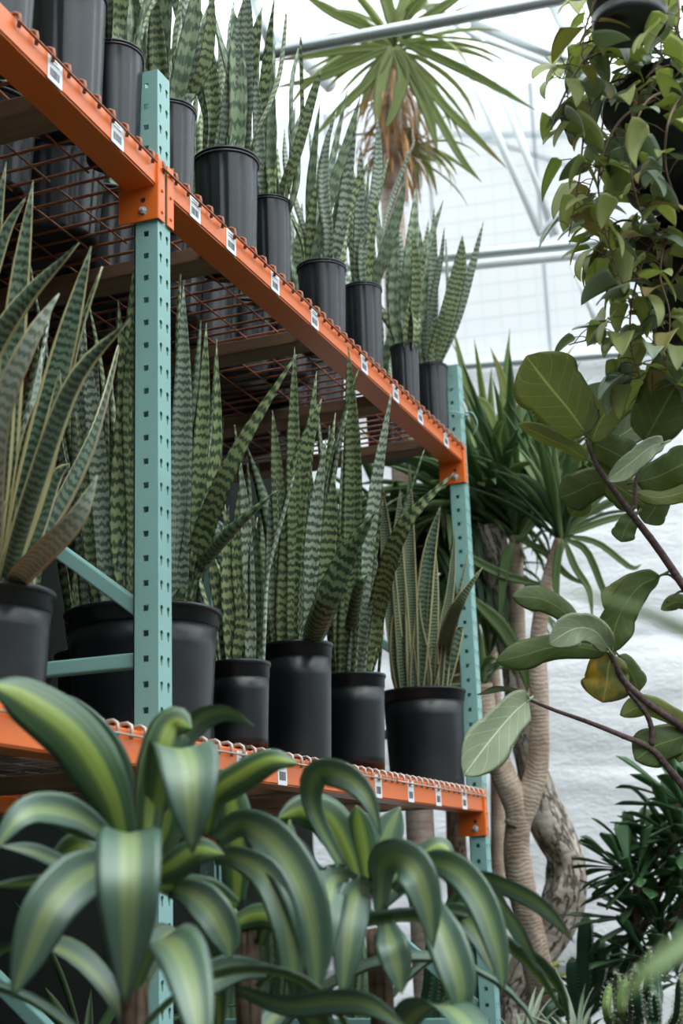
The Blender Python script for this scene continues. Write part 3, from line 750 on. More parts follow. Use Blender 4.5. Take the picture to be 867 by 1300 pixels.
TR = {'D': [([(262, 200), (268, 130), (262, 60), (250, 0)], 22, 2), ([(300, 205), (302, 130), (300, 60), (296, 10)], 24, 0), ([(275, 200), (290, 120), (300, 50), (312, -10)], 16, 1), ([(320, 210), (318, 120), (316, 30), (312, -30)], 20, 1)],
      'F': [([(352, 262), (345, 210), (345, 140), (346, 75)], 15, 0), ([(362, 262), (380, 190), (398, 120), (408, 88)], 14, 2), ([(335, 262), (330, 200), (326, 130), (322, 90)], 15, 1)],
      'E': [([(222, 140), (232, 80), (245, 20), (252, -30)], 24, 0), ([(240, 150), (262, 90), (268, 40), (270, -20)], 18, 2), ([(205, 140), (200, 60), (196, -20)], 26, 2)],
      'H': [([(430, 330), (440, 260), (446, 190), (452, 150)], 16, 1), ([(395, 330), (415, 250), (440, 180), (458, 120)], 14, 0), ([(385, 330), (392, 270), (402, 225)], 12, 2)],
      'I': [([(455, 365), (455, 300), (457, 240), (458, 180)], 14, 1), ([(475, 370), (490, 320), (505, 270), (515, 225)], 16, 0), ([(465, 365), (470, 300), (480, 240)], 13, 2)],
      'K': [([(505, 440), (498, 390), (500, 330), (506, 270)], 15, 0), ([(522, 440), (528, 380), (528, 330), (524, 295)], 13, 2)],
      'L': [([(548, 460), (566, 400), (582, 340), (587, 298)], 22, 2), ([(556, 460), (580, 400), (600, 335), (614, 280)], 12, 1), ([(535, 460), (536, 400), (534, 340), (532, 284)], 16, 0), ([(545, 460), (548, 390), (549, 320), (551, 262)], 14, 1)]}
for i, (k_, px, py, w) in enumerate(UP):
    c, D, H = potpos(px, py, w, None, ZU1+.004)
    if k_ == 'A': c.y -= .02
    if k_ == 'C': c.y -= .014
    snake(c, D, H, 11, .34, .62, .040, 100+i, GRU, ulab[k_], 'ribbed', [(t_[0], t_[1]*1.0, t_[2]) for t_ in TR.get(k_, ())], 'ribbed pots in the front row of the top shelf', lean=.13)
# small pots tucked just behind the front row
for i, (px, py, w, lab) in enumerate(((360, 303, 36, 'ribbed black pot peeping out behind the second pot right of the near post'), (486, 408, 34, 'ribbed black pot peeping out between the tall pot and the small pot'))):
    c, D, H = potpos(px, py, w, -.30, ZU1+.004)
    H = min(max(H, .18), .27); snake(c, .17, H, 9, .3, .5, .036, 140+i, GRU, lab, 'ribbed', (), 'ribbed pots in the front row of the top shelf')
# second row on the upper shelf, then the rows behind it, packed pot to pot
for i in range(11):
    y = 1.62+.272*i
    snake((-.43-.02*(i % 2), y, ZU1+.004), .255, .24, 15, .42, .80 if i < 8 else .55, .042, 160+i, GRU,
          'tall snake plant in the second row of the top shelf, behind the ribbed pots', 'ribbed', (), 'second row snake plants on the top shelf', lean=.07, detail=10)
for i in range(11):
    y = 1.70+.272*i
    snake((-.71, y, ZU1+.004), .255, .24, 12, .40, .74 if i < 8 else .50, .042, 180+i, GRU,
          'snake plant in the third row of the top shelf, hidden behind the second row', 'ribbed', (), 'third row snake plants on the top shelf', lean=.07, detail=8)
for i in [q for q in range(10) if q != 2]:
    y = 1.85+.272*i
    snake((-.935, y, ZU1+.004), .19, .24, 7, .30, .60, .042, 192+i, GRU,
          'snake plant in the rear row of the top shelf, pot base showing through deck', 'ribbed', (), 'rear row snake plants on the top shelf', lean=.05, detail=8)

# ---- lower shelf, front row
def lower(px, py, w, n, hmin, hmax, wid, seed, mats, lab, traced, **k):
    c, D, H = potpos(px, py, w, None, ZL1+.004)
    return snake(c, D, H, n, hmin, hmax, wid, seed, mats, lab, 'smooth', traced, 'smooth black pots in the front row of the lower shelf', lim=ZU0-.06, **k)
YV = ['snake_yellow', 'snake_grey', 'snake_pale']
va = [([(5, 725), (8, 560), (22, 380), (42, 229)], 34, 0), ([(-30, 640), (-40, 420), (0, 290), (33, 250)], 20, 0),
      ([(-25, 720), (-30, 480, 2.45), (20, 385, 2.4), (101, 308, 2.35)], 32, 0, 'U', (10, 30)), ([(-10, 725), (0, 520, 2.35), (38, 430, 2.3), (75, 372, 2.3)], 28, 2, 'F', (10, 25)),
      ([(25, 725), (45, 590), (82, 440), (116, 312)], 38, 0), ([(40, 725), (80, 560), (102, 430), (129, 338)], 16, 0, 'F', (40, 60)),
      ([(12, 725), (45, 600, 2.35), (95, 475, 2.3), (166, 404, 2.25)], 26, 0, 'U', (0, 20)), ([(25, 727), (60, 680, 2.35), (98, 650, 2.3), (124, 603, 2.3)], 30, 2, 'F', (-10, -15)),
      ([(22, 725), (50, 660), (72, 600), (89, 588)], 20, 0, 'U'), ([(-5, 725), (5, 660), (18, 625), (30, 597)], 24, 0), ([(5, 725), (40, 620), (66, 540), (76, 470)], 30, 0),
      ([(-20, 725), (-5, 600), (5, 480), (12, 380)], 36, 0), ([(-30, 725), (-10, 600), (-2, 450), (2, 400)], 32, 1), ([(15, 725), (25, 640), (35, 560), (50, 500)], 26, 0),
      ([(-20, 725), (-20, 500), (-10, 320), (8, 205)], 24, 0)]
lower(-16, 754, 168, 6, .35, .7, .05, 201, YV, 'snake plant with yellow leaf edges in the black pot at the left edge', va, lean=.2)
vb = [([(235, 765), (233, 640), (234, 500), (233, 362)], 30, 1, 'F', (0, 0)), ([(250, 765), (258, 640), (262, 520), (262, 410)], 22, 0), ([(243, 765), (262, 680), (300, 580, 2.95), (376, 450, 2.9)], 27, 0, 'F', (0, 25)),
      ([(225, 765), (262, 700), (295, 668, 2.9), (352, 622, 2.85)], 17, 2, 'U'), ([(160, 765), (150, 640), (158, 500), (150, 380)], 24, 0), ([(140, 770), (130, 640), (118, 520), (100, 400)], 26, 1), ([(170, 765), (172, 650), (165, 500), (172, 380)], 24, 0),
      ([(120, 768), (112, 700), (106, 600), (96, 520)], 20, 0), ([(150, 768), (160, 700), (176, 640), (178, 560)], 22, 1), ([(268, 768), (290, 640), (318, 540), (352, 500)], 8, 2), ([(255, 765), (270, 660), (280, 560), (275, 430)], 17, 0)]
lower(182, 780, 195, 14, .55, .95, .045, 202, GRN, 'widest black pot on the lower shelf, standing behind the near teal post', vb, lean=.06)
vc = [([(292, 832), (290, 760), (288, 700), (286, 640)], 22, 0), ([(322, 832), (318, 740), (312, 650), (304, 580)], 17, 1), ([(330, 832), (330, 760), (326, 700), (322, 660)], 20, 2), ([(300, 832), (306, 770), (300, 690), (306, 600)], 16, 0), ([(280, 832), (280, 780), (270, 730), (268, 680)], 16, 0)]
lower(305, 842, 76, 5, .3, .62, .036, 203, GRN, 'shortest black pot on the lower shelf, between the widest pot and a tall pot', vc)
vd = [([(362, 808), (368, 700), (382, 590), (408, 506)], 33, 0), ([(388, 808), (390, 740), (400, 650), (414, 556)], 24, 1), ([(400, 808), (412, 740), (420, 660), (424, 600)], 26, 0), ([(398, 808), (412, 760, 3.5), (440, 700, 3.45), (477, 650, 3.4)], 30, 2, 'U', (0, 10)),
      ([(352, 808), (355, 700), (350, 600), (346, 520)], 22, 0), ([(372, 808), (374, 700), (372, 560), (374, 440)], 22, 0), ([(348, 808), (342, 740), (345, 660), (350, 590)], 20, 1)]
lower(378, 819, 88, 8, .5, .85, .044, 204, GRN, 'tall black pot on the lower shelf directly right of the shortest pot', vd)
ve = [([(438, 848), (446, 700), (448, 560), (442, 440)], 28, 0), ([(456, 848), (462, 720), (478, 600), (498, 492)], 19, 1), ([(462, 848), (480, 760), (510, 670, 3.85), (576, 600, 3.8)], 24, 0, 'F', (0, 20)), ([(430, 848), (428, 740), (420, 640), (418, 540)], 22, 0),
      ([(448, 848), (458, 780), (470, 720), (468, 650)], 24, 1), ([(470, 850), (478, 800), (486, 740), (510, 712, 3.9)], 18, 0), ([(425, 850), (440, 790), (455, 740, 3.9), (468, 728, 3.9)], 16, 2, 'U')]
lower(450, 858, 78, 8, .5, .85, .042, 205, GRN, 'narrow black pot on the lower shelf, second from the far teal post', ve)
FN = ['snake_fine', 'snake_yellow']
vf = [([(512, 868), (508, 780), (504, 700), (508, 620)], 20, 0), ([(524, 868), (522, 780), (520, 680), (520, 586)], 17, 0), ([(528, 868), (536, 780), (545, 700), (559, 642)], 22, 1), ([(562, 868), (566, 810), (580, 770, 4.55), (612, 720, 4.5)], 20, 0, 'F', (0, 30)),
      ([(568, 868), (574, 830), (582, 800), (589, 796)], 17, 1), ([(550, 868), (548, 800), (550, 740), (552, 690)], 16, 0), ([(500, 868), (500, 820), (505, 780), (510, 775)], 24, 1), ([(540, 868), (535, 820), (528, 780), (532, 745)], 20, 0), ([(498, 868), (492, 780), (488, 680), (484, 610)], 20, 0), ([(556, 868), (560, 800), (572, 740), (577, 670)], 13, 0), ([(545, 868), (552, 830), (556, 800), (560, 790)], 14, 1)]
lower(537, 878, 106, 4, .25, .55, .036, 206, FN, 'wide black pot with yellow edged snake leaves beside the far teal post', vf)
# second and third rows on the lower shelf
for i, (x, y) in enumerate([(-.46, 1.75), (-.50, 2.15), (-.55, 2.62), (-.45, 3.02), (-.48, 3.42), (-.46, 3.82), (-.50, 4.22)]):
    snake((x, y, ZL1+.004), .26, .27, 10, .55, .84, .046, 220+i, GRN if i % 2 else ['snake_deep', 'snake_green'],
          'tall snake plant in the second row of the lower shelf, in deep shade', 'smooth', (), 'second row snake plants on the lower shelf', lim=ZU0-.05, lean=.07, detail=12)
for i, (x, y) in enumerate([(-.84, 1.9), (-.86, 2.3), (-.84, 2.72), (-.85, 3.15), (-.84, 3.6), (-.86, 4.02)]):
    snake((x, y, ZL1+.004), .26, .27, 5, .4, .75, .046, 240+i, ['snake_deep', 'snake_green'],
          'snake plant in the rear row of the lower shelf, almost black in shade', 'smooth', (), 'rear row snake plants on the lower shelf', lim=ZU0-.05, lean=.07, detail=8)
# small dead leaf tufts lying on the beam
for i, (px, py) in enumerate(((303, 942), (374, 960), (573, 980))):
    c = onX(px, py, -.02); c.z = ZL1+.006; m = MB(); random.seed(300+i)
    for j in range(16):
        a = random.uniform(0, 2*PI); leaf(m, arc(c+Vector((random.uniform(-.01, .01), random.uniform(-.02, .02), 0)), a, random.uniform(.2, 1.2), random.uniform(.015, .04), random.uniform(.5, 2.5), 4), sidevec(a), .006, wp_lance, 5, 3, .2, .0006)
    o = m.build('dried_moss_tuft', 'bark_dark', None, origin=c); o['category'] = 'dead leaves'
    o['label'] = ['brown dried tuft on the lower shelf edge by the shortest pot', 'brown dried tuft on the lower shelf edge by the tall pot', 'brown dried tuft on the lower shelf edge below the far wide pot'][i]

# ================================================================== CORN PLANTS (foreground)
MR = -rt.copy(); 
def corn(name, px, py, d, leaves, label, seed, extra=8, dn=1.3):
    """leaves: (points, width px, side mode, roll)"""
    c = P(px, py, d); base = Vector((c.x, c.y, 0))
    t = thing(name, label, 'plant', base); random.seed(seed)
    m = MB(); m.tube(crv([base+Vector((0, 0, .02)), base+Vector((.01, .01, c.z*.5)), c-Vector((0, 0, .05)), c], 14), [.019]*12+[.017, .012], 14, lump=.1, seed=seed); _part(m, 'stem', 'bark_dark', t)
    pm = MB(); pm.lathe(base, [(.12, 0), (.125, .01), (.15, .30), (.16, .30), (.16, .325), (.145, .325), (.14, .28)], 40); _part(pm, 'pot', 'pot_lower', t)
    for L_ in leaves:
        pts, w = L_[0], L_[1]; side = L_[2] if len(L_) > 2 else 'F'; rl = L_[3] if len(L_) > 3 else (0, 0)
        q = [P(p[0], p[1], p[2] if len(p) > 2 else d-.02) for p in pts]
        if side == 'A': side = MR
        m = MB(); wm = w*(q[len(q)//2]-CPOS).dot(fw)/F
        leaf(m, q, side, wm, wp_corn, 22, 9, .14, .0012, roll=rl, wave=.012, wf=4)
        _part(m, 'leaf', 'corn_leaf', t)
    for i in range(extra):
        a = random.uniform(0, 2*PI); z = c.z-random.uniform(.05, .45)
        b = Vector((c.x, c.y, z)); L = random.uniform(.40, .6)
        m = MB(); leaf(m, arc(b, a, random.uniform(.5, 1.0), L, random.uniform(1.6, 2.5), 8), sidevec(a), random.uniform(.05, .075), wp_corn, 18, 7, .14, .0012, roll=(random.uniform(-15, 15), random.uniform(-25, 25)), wave=.012, wf=4)
        _part(m, 'leaf', 'corn_leaf', t)
    return t
cA = [([(160, 1085, 1.92), (140, 1010, 1.9), (95, 935, 1.88), (30, 885, 1.86), (-15, 868, 1.84)], 72, 'U', (5, -25)),
      ([(165, 1080, 2.0), (158, 1010, 2.02), (135, 950, 2.03), (95, 905, 2.04), (66, 878, 2.04)], 46, 'F', (20, 10)),
      ([(185, 1080, 1.93), (192, 1010, 1.95), (208, 948, 1.96), (222, 918, 1.97), (244, 925, 1.95)], 58, 'U', (0, 10)),
      ([(190, 1075, 1.96), (210, 975, 1.93), (228, 950, 1.86), (240, 972, 1.78), (243, 1020, 1.75), (244, 1084, 1.76)], 80, 'A', (0, 0)),
      ([(195, 1075, 2.0), (222, 960, 2.0), (250, 915, 2.0), (288, 903, 1.98), (322, 922, 1.95)], 34, 'F', (10, -60)),
      ([(165, 1085, 1.90), (163, 1058, 1.82), (164, 1070, 1.72), (164, 1120, 1.66), (163, 1190, 1.66), (158, 1278, 1.68)], 84, 'A', (0, 0)),
      ([(160, 1095, 1.9), (128, 1100, 1.85), (95, 1118, 1.8), (62, 1155, 1.76), (38, 1210, 1.75), (15, 1268, 1.75)], 68, 'F', (0, -10)),
      ([(150, 1075, 1.92), (105, 1040, 1.88), (62, 1028, 1.84), (25, 1038, 1.8), (-12, 1085, 1.78)], 44, 'F', (-10, -30)),
      ([(118, 1108, 1.9), (80, 1098, 1.88), (42, 1082, 1.86), (0, 1074, 1.84)], 26, 'F', (-30, -50)),
      ([(150, 1070, 2.0), (115, 1055, 2.0), (80, 1045, 2.0), (52, 1038, 2.0)], 34, 'U', (20, 50)),
      ([(150, 1125, 1.9), (90, 1118, 1.88), (40, 1122, 1.86), (-10, 1124, 1.84)], 24, 'U', (40, 40)),
      ([(180, 1110, 1.95), (200, 1060, 1.95), (215, 1000, 1.96), (228, 960, 1.98)], 60, 'U', (10, 20)),
      ([(180, 1120, 1.95), (215, 1100, 1.9), (250, 1080, 1.88), (285, 1085, 1.86)], 44, 'U', (20, 30)),
      ([(150, 1110, 2.0), (110, 1080, 2.02), (85, 1090, 2.05), (60, 1140, 2.06)], 46, 'U', (0, 0))]
corn('corn_plant', 168, 1110, 1.95, cA, 'large striped corn plant in the left foreground below the lower shelf', 401, 6)
cB = [([(262, 1060, 2.1), (272, 1012, 2.08), (305, 985, 2.05), (345, 965, 2.02), (380, 970, 2.0)], 42, 'U', (10, 30)),
      ([(275, 1065, 2.1), (308, 1046, 2.05), (350, 1072, 1.98), (385, 1130, 1.93), (400, 1200, 1.92), (402, 1275, 1.93)], 62, 'F', (-35, 5)),
      ([(270, 1090, 2.05), (300, 1088, 2.0), (340, 1112, 1.95), (365, 1170, 1.92), (372, 1225, 1.92), (374, 1275, 1.93)], 44, 'F', (-25, 0)),
      ([(215, 1128, 2.05), (245, 1135, 2.0), (270, 1158, 1.96), (287, 1190, 1.95), (293, 1218, 1.95)], 50, 'F', (-10, 0)),
      ([(338, 1232, 2.05), (300, 1230, 2.0), (268, 1242, 1.95), (245, 1268, 1.93), (238, 1290, 1.92)], 42, 'F', (0, 10)),
      ([(300, 1150, 2.15), (300, 1080, 2.15), (292, 1020, 2.15), (280, 975, 2.15)], 50, 'U', (0, 10)),
      ([(300, 1150, 2.1), (270, 1135, 2.08), (230, 1128, 2.05), (195, 1125, 2.0)], 40, 'U', (20, 40)),
      ([(330, 1200, 2.1), (350, 1130, 2.1), (362, 1080, 2.12), (368, 1040, 2.14)], 36, 'U', (0, 20)),
      ([(300, 1255, 2.0), (360, 1275, 1.9), (420, 1270, 1.85), (470, 1275, 1.8), (520, 1310, 1.75)], 36, 'F', (-30, -20)),
      ([(290, 1180, 2.1), (315, 1165, 2.1), (345, 1165, 2.08), (372, 1195, 2.06)], 34, 'U', (20, 0)),
      ([(200, 1210, 2.0), (230, 1220, 1.95), (255, 1222, 1.93)], 22, 'F', (0, 0))]
corn('corn_plant', 312, 1175, 2.12, cB, 'striped corn plant between the other two, in front of the near post foot', 402, 4)
cC = [([(440, 1110, 2.2), (398, 1030, 2.16), (400, 985, 2.1), (432, 982, 2.03), (465, 1008, 1.98), (484, 1062, 1.96)], 38, 'F', (-30, -10)),
      ([(458, 1130, 2.2), (440, 1080, 2.2), (415, 1040, 2.2), (382, 1030, 2.2), (350, 1040, 2.18)], 52, 'U', (0, 20)),
      ([(468, 1130, 2.2), (462, 1085, 2.2), (456, 1050, 2.2), (452, 1022, 2.2)], 40, 'U', (0, 10)), ([(478, 1120, 2.25), (486, 1080, 2.26), (496, 1050, 2.27), (508, 1024, 2.28)], 40, 'F', (0, 10)),
      ([(482, 1160, 2.15), (484, 1105, 2.12), (500, 1090, 2.02), (525, 1102, 1.94), (542, 1145, 1.92), (550, 1205, 1.92)], 56, 'F', (-40, 5)),
      ([(500, 1130, 2.15), (540, 1096, 2.12), (580, 1104, 2.05), (612, 1145, 2.0), (632, 1205, 1.97), (640, 1262, 1.96)], 42, 'F', (-25, 0)),
      ([(535, 1130, 2.1), (556, 1170, 2.0), (572, 1210, 1.96), (584, 1252, 1.94), (584, 1292, 1.94)], 52, 'F', (0, 0)),
      ([(455, 1120, 2.15), (425, 1116, 2.08), (412, 1150, 2.0), (405, 1200, 1.97), (400, 1270, 1.96)], 50, 'F', (25, 0)),
      ([(475, 1135, 2.15), (455, 1130, 2.08), (445, 1160, 2.02), (440, 1210, 1.99), (434, 1272, 1.98)], 46, 'F', (15, 0)),
      ([(560, 1160, 2.2), (600, 1115, 2.16), (650, 1128, 2.1), (695, 1155, 2.05), (730, 1198, 2.03)], 27, 'F', (-40, -30)), ([(560, 1170, 2.2), (610, 1125, 2.15), (645, 1160, 2.1), (668, 1198, 2.07), (684, 1235, 2.06)], 27, 'F', (-50, -40)),
      ([(490, 1170, 2.1), (496, 1195, 2.02), (504, 1225, 2.0), (510, 1262, 1.99)], 42, 'F', (0, 0)), ([(540, 1165, 2.15), (580, 1160, 2.1), (610, 1190, 2.05), (628, 1240, 2.02)], 32, 'F', (-20, 0)),
      ([(500, 1130, 2.25), (530, 1095, 2.25), (560, 1075, 2.25), (577, 1098, 2.24)], 32, 'U', (0, 30)), ([(480, 1150, 2.25), (510, 1110, 2.25), (545, 1080, 2.27)], 44, 'F', (10, 30)), ([(430, 1200, 2.1), (400, 1150, 2.1), (385, 1090, 2.1), (375, 1060, 2.1)], 34, 'F', (0, 20))]
corn('corn_plant', 480, 1185, 2.2, cC, 'striped corn plant in front of the orange beam, furthest right of the three', 403, 4)

# ================================================================== FIDDLE LEAF FIG
fd = 2.95
def FP(x, y, d=fd): return P(x, y, d)
base = P(1010, 1250, 3.0); base.z = 0
fig = thing('fiddle_leaf_fig', 'fiddle leaf fig with big olive leaves on dark branches in front of the white wall', 'tree', base)
def fbr(pts, r, name='branch'):
    q = crv([FP(*p) for p in pts], 22); rr = [(r[0]+(r[1]-r[0])*i/21)*fd/F for i in range(22)]
    m = MB(); m.tube(q, rr, 10, lump=.25, seed=len(pts)); 
    random.seed(int(pts[0][0]))
    for i in range(2, 21):     # leaf scars
        p = q[i]; a = Vector((random.uniform(-1, 1), random.uniform(-1, 1), random.uniform(-1, 1))).normalized()
        m.tube([p, p+a*rr[i]*1.25], [rr[i]*.55, rr[i]*.35], 6)
    _part(m, name, 'bark_fig', fig)
fbr([(746, 560), (757, 590), (772, 612), (800, 650), (832, 692), (866, 742), (905, 800), (950, 880), (980, 980)], (2.8, 6.5))
fbr([(774, 828), (782, 845), (795, 868), (822, 892), (850, 912), (885, 938), (935, 985), (985, 1040)], (3.6, 6))
fbr([(672, 888), (700, 900), (745, 916), (790, 934), (826, 950), (848, 975), (880, 1012), (930, 1060), (990, 1100)], (1.9, 6))
fbr([(778, 842), (800, 880), (820, 905), (828, 928), (827, 946)], (3.0, 3.6))
fbr([(812, 590), (806, 615), (806, 640), (800, 650)], (1.8, 3)); fbr([(838, 730), (850, 730), (864, 742)], (1.2, 1.8)); fbr([(846, 765), (870, 752), (905, 800)], (1.4, 2))
q0 = FP(980, 980); q1 = FP(990, 1100, 2.97)
m = MB(); m.tube(crv([Vector((base.x, base.y, .05)), Vector((base.x+.02, base.y, .6)), q1, q0], 24), [.03-.016*i/23 for i in range(24)], 12, lump=.15); _part(m, 'trunk', 'bark_fig', fig)
m = MB(); m.lathe(base, [(.16, 0), (.165, .01), (.2, .36), (.21, .36), (.21, .385), (.19, .385), (.185, .33)], 40); _part(m, 'pot', 'pot_lower', fig)
FL = [ # pts, width, side, material, roll
 ([(745, 552), (722, 520), (697, 490), (668, 452)], 100, 'U', 'fig_under', (0, 5), 'large olive leaf at the top, seen from below'),
 ([(750, 562), (766, 528), (793, 500), (835, 478)], 58, 'U', 'fig_under', (0, -10), None),
 ([(747, 584), (722, 568), (692, 554), (658, 538)], 34, 'U', 'fig_under', (35, 45), None),
 ([(818, 560, 2.9), (836, 528, 2.88), (858, 490, 2.86), (886, 462, 2.84)], 92, 'U', 'fig_dark', (0, 0), None),
 ([(752, 540, 3.1), (758, 515, 3.12), (768, 485, 3.12)], 50, 'F', 'fig_top', (20, 20), 'pale leaf behind the large top one'),
 ([(775, 560, 3.1), (800, 545, 3.1), (825, 525, 3.12), (842, 505, 3.12)], 58, 'F', 'fig_top', (10, 0), None),
 ([(843, 562, 2.85), (825, 568, 2.82), (800, 588, 2.8), (771, 610, 2.78)], 36, 'F', 'fig_top', (20, 35), 'pale curled leaf pointing down left'),
 ([(752, 562, 3.0), (770, 570, 3.02), (790, 580, 3.04), (812, 590, 3.06)], 56, 'U', 'fig_dark', (0, 0), None),
 ([(770, 612, 3.0), (752, 614, 3.02), (732, 624, 3.03), (710, 632, 3.05)], 58, 'U', 'fig_dark', (0, 10), None),
 ([(806, 655), (798, 664), (792, 676), (788, 688)], 34, 'U', 'fig_dark', (0, 0), None),
 ([(808, 612, 2.98), (835, 605, 2.97), (862, 592, 2.95), (895, 575, 2.95)], 58, 'U', 'fig_dark', (0, 10), None),
 ([(808, 626, 2.95), (835, 632, 2.94), (865, 626, 2.93), (900, 612, 2.9)], 28, 'U', 'fig_under', (20, 30), None),
 ([(842, 622, 3.02), (836, 636, 3.02), (828, 650, 3.02), (818, 664, 3.02)], 44, 'U', 'fig_dark', (0, 0), None),
 ([(760, 585, 3.05), (775, 610, 3.08), (795, 625, 3.1), (818, 640, 3.1)], 52, 'U', 'fig_dark', (10, 10), None),
 ([(740, 590, 3.05), (742, 615, 3.06), (735, 640, 3.08), (725, 655, 3.1)], 40, 'U', 'fig_dark', (20, 10), None),
 ([(732, 792), (710, 772), (685, 760), (650, 757)], 38, 'U', 'fig_dark', (0, -20), None),
 ([(774, 826, 2.93), (756, 802, 2.9), (730, 798, 2.88), (695, 818, 2.86)], 46, 'F', 'fig_top', (-15, 20), 'pale grey green leaf catching the light'),
 ([(770, 828), (738, 822), (700, 822), (664, 832), (630, 840)], 42, 'U', 'fig_dark', (0, 0), None),
 ([(838, 731), (812, 744), (792, 770), (780, 800), (778, 828)], 52, 'U', 'fig_dark', (25, -25), None),
 ([(822, 736, 2.98), (800, 745, 3.0), (782, 760, 3.0), (768, 775, 3.0)], 44, 'U', 'fig_under', (10, 30), None),
 ([(777, 830), (772, 848), (770, 868), (765, 892)], 70, 'U', 'fig_yellow', (0, 5), 'olive leaf with a yellow patch'),
 ([(785, 832, 3.02), (795, 845, 3.02), (805, 862, 3.03), (810, 880, 3.04)], 36, 'U', 'fig_dark', (10, 10), None),
 ([(884, 925), (850, 908), (818, 896), (787, 908)], 34, 'U', 'fig_under', (15, 25), None),
 ([(880, 932), (858, 938), (830, 948), (806, 965)], 58, 'U', 'fig_dark', (0, 0), None),
 ([(671, 889, 2.9), (652, 905, 2.85), (622, 940, 2.8), (588, 985, 2.76)], 64, 'F', 'fig_top', (25, 10), 'long pale leaf hanging low in front of the far post'),
 ([(672, 886), (652, 876), (630, 874), (606, 882)], 13, 'F', 'fig_top', (40, 50), None),
 ([(905, 772), (880, 770), (860, 764), (839, 774)], 24, 'U', 'fig_dark', (20, 20), None),
 ([(900, 940), (880, 930), (868, 945), (862, 968)], 40, 'U', 'fig_dark', (0, 0), None)]
for i, (pts, w, sd, mt, rl, lb) in enumerate(FL):
    random.seed(500+i); m = MB(); q = [FP(*p) for p in pts]
    leaf(m, q, sd, w*fd/F, wp_fig, 26, 11, .10, .0012, roll=rl, wave=.035, wf=7)
    d0 = (q[1]-q[0]).normalized(); m.tube([q[0]-d0*.02, q[0]+d0*.01], [.0028, .0022], 6)
    o = _part(m, 'leaf', mt, fig)
    if lb: o['label'] = lb

# ================================================================== HANGING PHILODENDRONS (upper right)
def vines(t, starts, seed, nm='foliage', mats=('heart_leaf', 'heart_grey', 'heart_brown'), wl=(.05, .095)):
    random.seed(seed); fm = MB(); vm = MB()
    for (pts, dens) in starts:
        q = crv([P(*p) for p in pts], 26); vm.tube(q, [.0032-.0018*i/25 for i in range(26)], 6)
        for i in range(1, 26):
            for _ in range(dens):
                if random.random() < .58: continue
                a = random.uniform(0, 2*PI); e_ = random.uniform(-.1, .9); pl = random.uniform(.02, .05)
                b = q[i]; tip = b+Vector((math.cos(a)*math.cos(e_), math.sin(a)*math.cos(e_), math.sin(e_)))*pl
                vm.tube([b, (b+tip)/2+Vector((0, 0, .004)), tip], .0011, 5)
                L = random.uniform(*wl); a2 = a+random.uniform(-.8, .8)
                mi = 0 if random.random() < .62 else (1 if random.random() < .75 else 2)
                leaf(fm, arc(tip, a2, random.uniform(-.9, .1), L, random.uniform(.3, 1.2), 5), sidevec(a2), L*.60, wp_heart, 15, 7, .12, .0008, mi=mi, roll=(random.uniform(-45, 45),)*2)
    _part(fm, nm, list(mats), t); _part(vm, 'vine', 'vine_stem', t)
def hang_pot(px, py, d, wpx, hpx, label, vs, seed, mat='pot_lower', top=5.6):
    c = P(px, py, d); R = wpx*d/F/2; H = hpx*d/F    # c is the centre of the pot's base
    t = thing('hanging_philodendron', label, 'hanging plant', c)
    m = MB(); m.lathe(c, [(R*.70, 0), (R*.72, .004), (R*.95, H*.9), (R*1.03, H*.9), (R*1.03, H), (R*.97, H), (R*.95, H*.86)], 48); _part(m, 'pot', mat, t)
    m = MB(); m.lathe(c-Vector((0, 0, .018)), [(R*.74, 0), (R*.80, .004), (R*.84, .026), (R*.80, .026), (R*.70, .012)], 48); _part(m, 'saucer', mat, t)
    m = MB()
    for k in range(3):
        a = k*2*PI/3+.4; m.tube([c+Vector((R*math.cos(a), R*math.sin(a), H*.96)), c+Vector((0, 0, H+.45))], .0016, 5)
    m.tube([c+Vector((0, 0, H+.44)), Vector((c.x, c.y, top))], .002, 5); _part(m, 'hanger', 'steel_pipe', t)
    vines(t, vs, seed); return t
d = 2.75
hang_pot(800, 26, 2.65, 116, 110, 'hanging black pot of heart leaf vines cut off by the top edge', [
    ([(790, -60, 2.65), (765, -20, 2.6), (745, 30, 2.6), (738, 70, 2.6)], 1), ([(840, -60, 2.6), (862, 10, 2.5), (850, 60, 2.5), (820, 100, 2.5)], 1), ([(820, -50, 2.7), (850, 20, 2.75), (870, 60, 2.75)], 1)], 601)
hang_pot(878, 232, 2.85, 200, 120, 'hanging dark pot of heart leaf vines, middle one of the right hand column', [
    ([(860, 118, 2.85), (800, 70, 2.8), (745, 75, 2.75), (712, 130, 2.7), (700, 165, 2.7)], 2), ([(860, 120, 2.85), (790, 100, 2.8), (748, 140, 2.75), (735, 230, 2.72), (722, 300, 2.7)], 3),
    ([(850, 120, 2.8), (790, 150, 2.72), (760, 220, 2.7), (770, 300, 2.7), (790, 360, 2.7)], 2), ([(870, 110, 2.8), (820, 130, 2.65), (800, 200, 2.62), (812, 270, 2.62)], 2), ([(860, 110, 2.85), (800, 60, 2.9), (760, 60, 2.95), (735, 90, 2.95)], 2),
    ([(880, 100, 2.8), (850, 150, 2.6), (845, 210, 2.6), (860, 260, 2.6)], 1), ([(860, 120, 2.85), (810, 90, 2.9), (770, 140, 2.95), (760, 200, 2.95), (745, 250, 2.95)], 2), ([(870, 125, 2.8), (830, 60, 2.8), (780, 50, 2.8), (730, 60, 2.8), (715, 100, 2.8)], 2)], 602)
